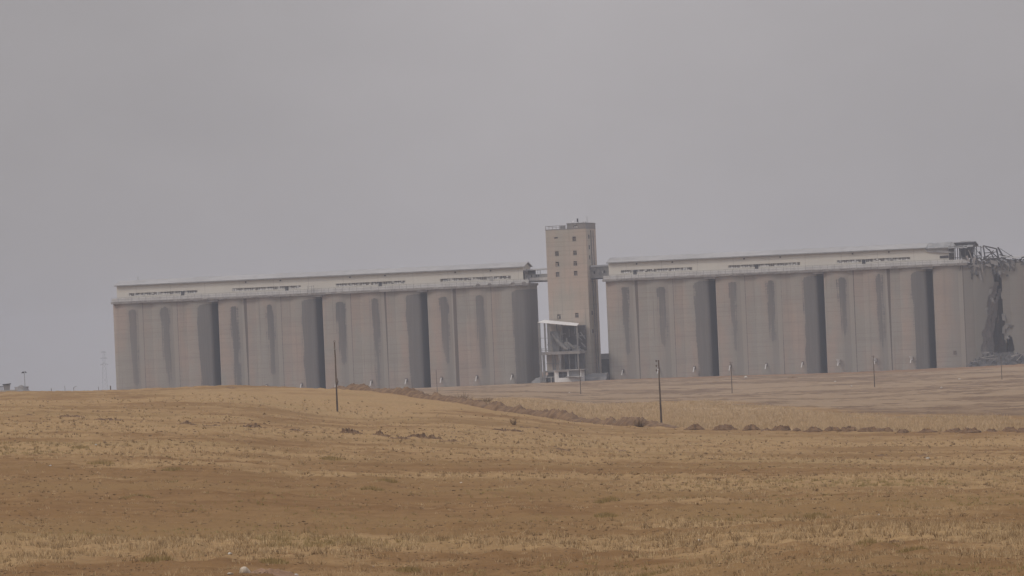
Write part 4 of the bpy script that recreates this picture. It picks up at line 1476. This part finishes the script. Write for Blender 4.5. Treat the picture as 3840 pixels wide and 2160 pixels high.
def hut():
    x, y = -119.9, 1500.0
    z = 2.9
    root = empty('guard_hut', (x, y, z))
    tag(root, 'small concrete guard post with overhanging roof and side awning, on the left skyline', 'hut')
    MB().hexa([(-.75, -.6, 1.2), (.55, -.6, 1.2), (.55, .7, 1.2), (-.75, .7, 1.2), (-.85, -.6, 2.5), (.75, -.6, 2.5), (.75, .7, 2.5), (-.85, .7, 2.5)]).build('wall', M['old'], root)
    MB().hexa([(-1.1, -.8, 2.42), (.95, -.8, 2.55), (.95, .9, 2.55), (-1.1, .9, 2.42), (-.9, -.8, 2.62), (.9, -.8, 2.76), (.9, .9, 2.76), (-.9, .9, 2.62)]).build('roof', M['dark'], root)
    MB().box(-1.7, 2.2, -.9, 1.2, -.3, 1.2).build('base_wall', M['tower'], root)
    MB().box(-2.6, -.85, -.6, .6, 2.02, 2.15).build('awning', M['dark'], root)
    MB().box(-1.5, -1.36, -.5, -.36, 1.2, 2.02).box(-1.2, -1.06, -.5, -.36, 1.2, 2.02).build('awning_post', M['old'], root)


hut()
o = lump(3.1, 3, 1.75, 55, 22, 8, .10, True).build('earth_heap', M['old'])
o.location = (-117.0, 1506, 2.9)
tag(o, 'low grey-brown earth heap beside the guard post on the left skyline', 'heap')
o = MB().hexa([(-1.5, 0, 0), (1.5, 0, 0), (1.5, 2, 0), (-1.5, 2, 0), (-1.6, 0, 1.55), (1.5, 0, 1.7), (1.5, 2, 1.7), (-1.6, 2, 1.5)]).box(-1.7, 1.6, -.12, 2.1, 1.7, 1.85).build('low_shelter', M['old'])
o.location = (-117.2, 1509, 2.9)
tag(o, 'low flat-roofed shelter behind the grey-brown heap on the left skyline', 'shelter')

# ------------------------------------------------------------------ stones, clods, tussocks, bushes
def rock(name, x, y, r, flat, mat, label, cat, seed, group=None, sink=.25, tall=1.0):
    r_ = random.Random(seed)
    import bmesh
    bm = bmesh.new()
    bmesh.ops.create_icosphere(bm, subdivisions=3, radius=1.0)
    ph = [Vector((r_.uniform(-1, 1), r_.uniform(-1, 1), r_.uniform(-1, 1))).normalized() for _ in range(9)]
    for v in bm.verts:
        c = v.co.copy()
        k = 1.0
        for p in ph:
            d_ = c.dot(p)
            if d_ > .62:
                k = min(k, .62 / d_ * 1.12)
        k *= 1 + r_.uniform(-.03, .03)
        v.co = Vector((c.x * r * k, c.y * r * k * .8, c.z * r * k * flat * tall))
    me = bpy.data.meshes.new(name)
    bm.to_mesh(me); bm.free()
    me.materials.append(mat) if mat else None
    o = bpy.data.objects.new(name, me)
    COL.objects.link(o)
    o.location = (x, y, gh(x, y) + r * flat * tall * (1 - sink * 2))
    o.rotation_euler = (0, 0, r_.uniform(0, 6))
    return tag(o, label, cat, group)


# ---SMALL---
def on_ground(px, py):
    """where the line of sight through a point of the photograph meets the terrain (used to read positions off once)"""
    F = 1920 / math.tan(HFOV / 2)
    xr, yr = px - 1920, py - 1080
    a = xr * math.cos(.04269) - yr * math.sin(.04269)
    b = xr * math.sin(.04269) + yr * math.cos(.04269)
    r0, u = a / F, -b / F
    c, s = math.cos(PITCH), math.sin(PITCH)
    vx, vy, vz = r0, c - u * s, s + u * c
    ys = np.arange(95, 1700, .5)
    zz = CAM_Z + vz / vy * ys
    g = base_h(vx / vy * ys, ys)
    hit = np.nonzero(zz < g)[0]
    y = float(ys[hit[0]]) if len(hit) else 1700.0
    return vx / vy * y, y


def tussock(px, py, wpx, hpx, label, seed, mat='tuss', n=260):
    x, y = on_ground(px, py)
    m = y / 23863.0
    rx, h = wpx * m / 2, hpx * m
    r_ = np.random.default_rng(seed)
    a = r_.uniform(0, 2 * np.pi, n); q = np.sqrt(r_.random(n))
    bx, by = np.cos(a) * q * rx, np.sin(a) * q * rx * 1.6
    gz = ground_h(x + bx, y + by) - gh(x, y)
    hh = h * (1 - .6 * q ** 2) * r_.uniform(.6, 1.15, n)
    ln = r_.uniform(-.5, .5, n) * hh + np.cos(a) * q * hh * .5
    w = np.maximum(.012, rx * .02)
    v = np.empty((n, 3, 3))
    v[:, 0] = np.stack([bx - w, by, gz - .02], -1)
    v[:, 1] = np.stack([bx + w, by, gz - .02], -1)
    v[:, 2] = np.stack([bx + ln, by + r_.uniform(-.3, .3, n) * hh, gz + hh], -1)
    f = np.arange(n * 3).reshape(n, 3)
    o = np_mesh('grass_tussock', v.reshape(-1, 3), f, M[mat], {'shade': np.repeat(r_.random(n), 3)})
    o.location = (x, y, gh(x, y))
    return tag(o, label, 'grass tussock', 'grass tussocks on the near field')


def z2(zx, zy): return zx * .5108, 1420 + zy * .5108
def z3(zx, zy): return 1280 + zx * .5108, 1420 + zy * .5108
def z4(zx, zy): return 2560 + zx * .5522, 1360 + zy * .5522


TUS = [(z2(590, 520), 70, 15, 'low straw-coloured tussock on the left slope'), (z2(740, 630), 100, 26, 'wide yellow tussock with a stone beside it'),
       (z2(1265, 685), 80, 20, 'pale yellow tussock on brown soil left of centre'), (z2(2430, 600), 90, 16, 'flat dark-based tussock below the eyed wooden pole'),
       (z2(1010, 890), 120, 20, 'long low tussock above a dark line of clods'), (z2(1150, 1340), 120, 26, 'green-tinged tussock above the pale boulder'),
       (z2(2010, 1350), 110, 26, 'greenish tussock in the pale grass band near the lower edge'),
       (z3(330, 755), 90, 24, 'upper of the two yellow-green tussocks beside the white litter'), (z3(230, 840), 90, 24, 'lower of the two yellow-green tussocks left of centre'),
       (z3(1945, 925), 100, 26, 'domed yellow-green tussock right of centre'), (z3(1940, 1000), 90, 20, 'dark olive tussock just below the domed one'),
       (z3(490, 1400), 110, 24, 'brownish tussock near the lower edge, left of centre'), (z3(2280, 1440), 130, 24, 'olive tussock cut by the lower edge right of centre'),
       (z4(890, 1030), 80, 20, 'small yellow-green tussock in the right field'), (z4(930, 1065), 90, 18, 'ragged olive tussock in the right field'),
       (z4(1330, 1250), 170, 24, 'broad green-tinged tussock at the lower right'), (z4(1560, 1300), 120, 22, 'dark olive tussock in the green patch at the lower right')]
for k, ((px, py), w, h, lab) in enumerate(TUS):
    tussock(px, py, w, h, lab, 300 + k)

STN = [(z2(705, 500), 12, 'white stone on the left slope by a straw tussock'), (z2(368, 650), 14, 'pale stone low on the left slope'), (z2(825, 645), 9, 'small white stone beside the wide yellow tussock'),
       (z2(1690, 1318), 22, 'round pale grey stone in the grass above the boulder'), (z2(1522, 1375), 9, 'small white stone left above the boulder'),
       (z3(585, 612), 8, 'tiny white stone left of centre in mid field'), (z3(878, 748), 13, 'bright white stone in the middle of the field'), (z3(1650, 695), 12, 'white scrap right of the middle of the field'),
       (z3(235, 1372), 8, 'small white stone near the lower edge left of centre'), (z4(118, 1225), 22, 'white litter lying in the lower field right of centre'),
       (z4(1333, 1018), 12, 'small white stone in the right field'), (z4(1665, 655), 20, 'pale scrap at the upper right field edge'), (z4(1620, 768), 8, 'tiny pale stone under the dark clods at the right'),
       (z4(1035, 130), 18, 'white scrap on the bare far field'), (z4(1147, 167), 14, 'white scrap lower on the bare far field'), (z4(1757, 172), 18, 'white scrap on the far field toward the right'),
       (z4(1880, 113), 18, 'white scrap on the far field below the rubble'), (z4(430, 105), 30, 'thin pale strip at the edge of the far field'), (z3(1675, 110), 14, 'white scrap on the far field left of the weigh house pole')]
for k, ((px, py), w, lab) in enumerate(STN):
    x, y = on_ground(px, py)
    m = y / 23863.0
    rock('pale_stone', x, y, w * m / 2 * (.95 if y < 700 else .6), .55, M['trash'], lab, 'stone', 500 + k, 'scattered pale stones and scraps', .2)

CLD = [(z2(235, 275), 50, 14, 'low clod heap at the far left of the slope'), (z2(525, 285), 80, 16, 'wide low clod heap on the left slope'), (z2(820, 303), 110, 14, 'long row of clods on the left slope'),
       (z2(1372, 338), 52, 26, 'upright dark clod heap with stubble, left of centre'), (z2(1530, 350), 80, 14, 'low flat clods right of the upright dark clod'),
       (z2(1870, 368), 90, 28, 'slanting dark clod heap pointing down to the right'), (z2(2195, 392), 80, 14, 'low clods below the eyed wooden pole'),
       (z3(70, 412), 80, 36, 'tallest brown clod heap right of the eyed wooden pole'), (z3(290, 435), 56, 30, 'dark round clod in the line of clods at mid field'),
       (z3(450, 452), 90, 16, 'flat clods between the dark round clod and the ragged heap'), (z3(605, 445), 120, 34, 'ragged clod heap at the middle of the clod line'), (z3(800, 462), 90, 14, 'last low clods at the right end of the clod line'),
       (z3(1230, 382), 110, 18, 'stony rubble patch in the grass below the earth bank'), (z3(1360, 358), 120, 16, 'stony rubble strip right beside the earth bank'),
       (z3(1610, 520), 60, 14, 'dark clod with stubble right of centre'), (z3(2060, 532), 44, 12, 'small dark clod farther right in mid field'),
       (z4(1375, 632), 56, 16, 'dark clod beside short stubble in the right field'), (z4(1615, 640), 50, 20, 'brown clod under the row of mounds at the right'), (z4(1430, 1212), 40, 26, 'dark upright clod above the green patch at the lower right'),
       (z2(1165, 1062), 50, 7, 'thin black streak of turned earth on the lower left field'), (z4(750, 104), 34, 10, 'dark lump lying on the far field edge before the silos'), (z2(1690, 70), 44, 14, 'dark clod on the crest of the hill')]
for k, ((px, py), w, h, lab) in enumerate(CLD):
    x, y = on_ground(px, py)
    m = y / 23863.0
    mb = MB()
    r_ = random.Random(700 + k)
    nl = max(3, int(w / 9))
    for i in range(nl):
        q = (i + .5) / nl * 2 - 1
        hh = h * m * .62 * (1 - .5 * abs(q)) * r_.uniform(.4, 1.0)
        l_ = lump(w * m / nl * r_.uniform(.9, 2.0), w * m / nl * 1.8, hh, 800 + k * 20 + i, 11, 5, .45)
        ox, oy = q * w * m / 2, r_.uniform(-.4, .4) * w * m * .5
        gz = gh(x + ox, y + oy) - gh(x, y)
        mb.add([(p[0] + ox, p[1] + oy, p[2] + gz) for p in l_.v], l_.f)
    o = mb.build('soil_clod', M['bankm'])
    o.location = (x, y, gh(x, y) - .01)
    tag(o, lab, 'clod', 'heaps of clods on the near field')


def bush(px, py, wpx, hpx, label, seed, n=70):
    x, y = on_ground(px, py)
    m = y / 23863.0
    r_ = random.Random(seed)
    root = empty('dry_bush', (x, y, gh(x, y)))
    tag(root, label, 'bush', 'dry bushes along the earth bank')
    st, lf = MB(), MB()
    for k in range(n):
        a = r_.uniform(0, 6.28)
        q = r_.random() ** .6
        tip = Vector((math.cos(a) * q * wpx * m / 2, math.sin(a) * q * wpx * m / 2, hpx * m * r_.uniform(.4, 1) * (1 - .3 * q)))
        b = Vector((tip.x * .25, tip.y * .25, -.05))
        mid = (b + tip) / 2 + Vector((r_.uniform(-.05, .05), 0, r_.uniform(0, .08)))
        st.tube([b, mid, tip], [.022, .016, .008], 4, False)
        for j in range(5):
            p = mid.lerp(tip, r_.random()) + Vector((r_.uniform(-.07, .07), r_.uniform(-.07, .07), r_.uniform(-.05, .05)))
            e1 = Vector((r_.uniform(-1, 1), r_.uniform(-1, 1), r_.uniform(-1, 1))).normalized() * .05
            e2 = Vector((r_.uniform(-1, 1), r_.uniform(-1, 1), r_.uniform(-1, 1))).normalized() * .05
            lf.add([p, p + e1, p + e2], [(0, 1, 2)])
    st.build('stems', M['twig'], root)
    lf.build('dry_leaves', M['bankm'], root)


bush(*z3(890, 175), 90, 46, 'dry twiggy bush on top of the earth bank, its upper left', 1)
bush(*z3(1135, 228), 60, 24, 'low dark bush on the near side of the earth bank', 2)
bush(*z3(2190, 365), 90, 40, 'dry bush at the lower end of the bank near the three-insulator pole', 3)
bush(*z3(1060, 185), 70, 26, 'pale dry bush midway along the earth bank', 4)
bush(*z3(1270, 345), 40, 34, 'sparse dead stalks over the stony rubble patch', 5, 20)

# heap with pale stones cut by the lower edge of the view
x, y = on_ground(1000, 2150)
o = lump(1.25, 2.2, .30, 77, 28, 9, .2).build('earth_heap', M['palesoil'])
o.location = (x, y - .2, gh(x, y) - .12)
tag(o, 'bare pale earth heap at the lower edge of the photo', 'heap')
for k, (px, py, w, fl, lab, mt) in enumerate(((921, 2150, 42, .85, 'large rounded pale boulder at the lower edge', 'stone'), (984, 2140, 24, .5, 'long pale stone on the heap right of the boulder', 'stone'),
                                          (1108, 2146, 24, .5, 'flat whitish stone on the right shoulder of the heap', 'trash'), (866, 2160, 26, .4, 'low brown stone left of the boulder', 'stone'))):
    x, y = on_ground(px, py)
    rock('boulder', x, y - .3, w * y / 23863.0 / 2 * 1.15, fl, M[mt], lab, 'boulder', 900 + k, None, .12)

# ------------------------------------------------------------------ grass and clods nobody could count
def blades(name, X, Y, h, w, nb, mat, greenp, spread, lean=.45):
    n = len(X)
    X = np.repeat(X, nb) + rng.normal(0, spread, n * nb)
    Y = np.repeat(Y, nb) + rng.normal(0, spread * 1.3, n * nb)
    h = np.repeat(h, nb) * rng.uniform(.5, 1.15, n * nb)
    w = np.repeat(w, nb) if np.ndim(w) else np.full(n * nb, w)
    Z = ground_h(X, Y)
    a = rng.uniform(-.6, .6, n * nb)
    dx, dy = np.cos(a) * w / 2, np.sin(a) * w / 2
    lx = rng.normal(0, lean, n * nb) * h
    ly = rng.normal(0, lean, n * nb) * h
    v = np.empty((n * nb, 3, 3))
    v[:, 0] = np.stack([X - dx, Y - dy, Z - .02], -1)
    v[:, 1] = np.stack([X + dx, Y + dy, Z - .02], -1)
    v[:, 2] = np.stack([X + lx, Y + ly, Z + h], -1)
    f = np.arange(n * nb * 3).reshape(-1, 3)
    tone = np.where(rng.random(n) < .24, rng.uniform(.05, .35, n), rng.uniform(.5, 1.0, n))
    at = {'shade': np.repeat(np.clip(np.repeat(tone, nb) + rng.normal(0, .1, n * nb), 0, 1), 3)}
    if greenp is not None:
        at['green'] = np.repeat(np.repeat(greenp, nb), 3)
    o = np_mesh(name, v.reshape(-1, 3), f, mat, at)
    return tag(o, kind='stuff')


def screen_uniform(n, z_lo, z_hi, tmax=.128):
    """points spread over the field, thinning out with distance"""
    u = rng.random(n)
    Y = 1 / (1 / z_lo + u * (1 / z_hi - 1 / z_lo))
    return rng.uniform(-tmax, tmax, n) * Y, Y


X, Y = screen_uniform(215000, 112, 700)
p = patchf(X, Y)
green = np.clip((fbm(X / 9 + 70, Y / 14, 3) - .56) * 7, 0, 1) * np.clip((420 - Y) / 150, 0, 1)
st_, fa_, ba_ = regions(X, Y)
fine = fbm(X / 1.1 + 3, Y / 1.8, 2)
keep = (rng.random(len(X)) < np.clip((p - .2) * 1.2, .10, .8) * np.clip((fine - .36) * 4, .08, 1)) & (fa_ < .5) & (st_ < .3)
X, Y, p, green = X[keep], Y[keep], p[keep], green[keep]
hgt = (.06 + .17 * p * rng.random(len(X)) + .05 * rng.random(len(X)))
o = blades('dry_grass', X, Y, hgt, np.clip(Y * 1.0e-4, .014, .05), 6, M['grass'], green, .05)
o['label'] = 'short dry straw-coloured grass growing over the near field'; o['category'] = 'grass'; o['kind'] = 'stuff'
X, Y = screen_uniform(155000, 560, 1050)
st_, fa_, ba_ = regions(X, Y)
k = st_ > .35
X, Y = X[k], Y[k]
o = blades('tall_dry_grass', X, Y, .22 + .3 * rng.random(len(X)), .05, 5, M['tall'], None, .25, .35)
o['label'] = 'taller pale yellow dry grass behind the earth bank'; o['category'] = 'grass'

X, Y = screen_uniform(44000, 112, 560)
fine = fbm(X / 2.0 + 13, Y / 4 + 7, 3)
k = (rng.random(len(X)) < np.clip((fine - .42) * 5, .04, 1)) & (regions(X, Y)[0] < .2)
X, Y = X[k], Y[k]
n = len(X)
rr_ = np.clip(Y * 1.1e-4, .016, .055) * rng.uniform(.3, 1.5, n) ** 1.5
Zg = ground_h(X, Y)
oct_ = np.array([[1, 0, 0], [0, 1, 0], [-1, 0, 0], [0, -1, 0], [0, 0, .8], [0, 0, -.5]])
v = oct_[None] * rr_[:, None, None] * rng.uniform(.6, 1.4, (n, 6, 1)) * np.array([1.5, 1.2, .8])
ca, sa = np.cos(rng.uniform(0, 6, n)), np.sin(rng.uniform(0, 6, n))
v = v + np.stack([X, Y, Zg + rr_ * .25], -1)[:, None, :]
ft = np.array([[0, 1, 4], [1, 2, 4], [2, 3, 4], [3, 0, 4], [1, 0, 5], [2, 1, 5], [3, 2, 5], [0, 3, 5]])
f = (ft[None] + (np.arange(n) * 6)[:, None, None]).reshape(-1, 3)
o = np_mesh('soil_crumbs', v.reshape(-1, 3), f, M['crumb'])
tag(o, 'small dark crumbs of turned soil strewn over the field', 'soil', None, 'stuff')

# ------------------------------------------------------------------ haze
hz = MB().box(-3700, 3700, -3700, 3700, -8, 47).build('haze', None)
hm = bpy.data.materials.new('haze_air')
hm.use_nodes = True
ht_ = hm.node_tree
ht_.nodes.clear()
pv = N(ht_, 'ShaderNodeVolumePrincipled')
pv.inputs['Color'].default_value = (0.74, 0.83, 1.0, 1)
pv.inputs['Density'].default_value = 0.00012
pv.inputs['Anisotropy'].default_value = 0.0
out = N(ht_, 'ShaderNodeOutputMaterial')
ht_.links.new(pv.outputs[0], out.inputs['Volume'])
hz.data.materials.clear()
hz.data.materials.append(hm)
tag(hz, 'thin bluish haze over the whole plain', 'haze', None, 'stuff')
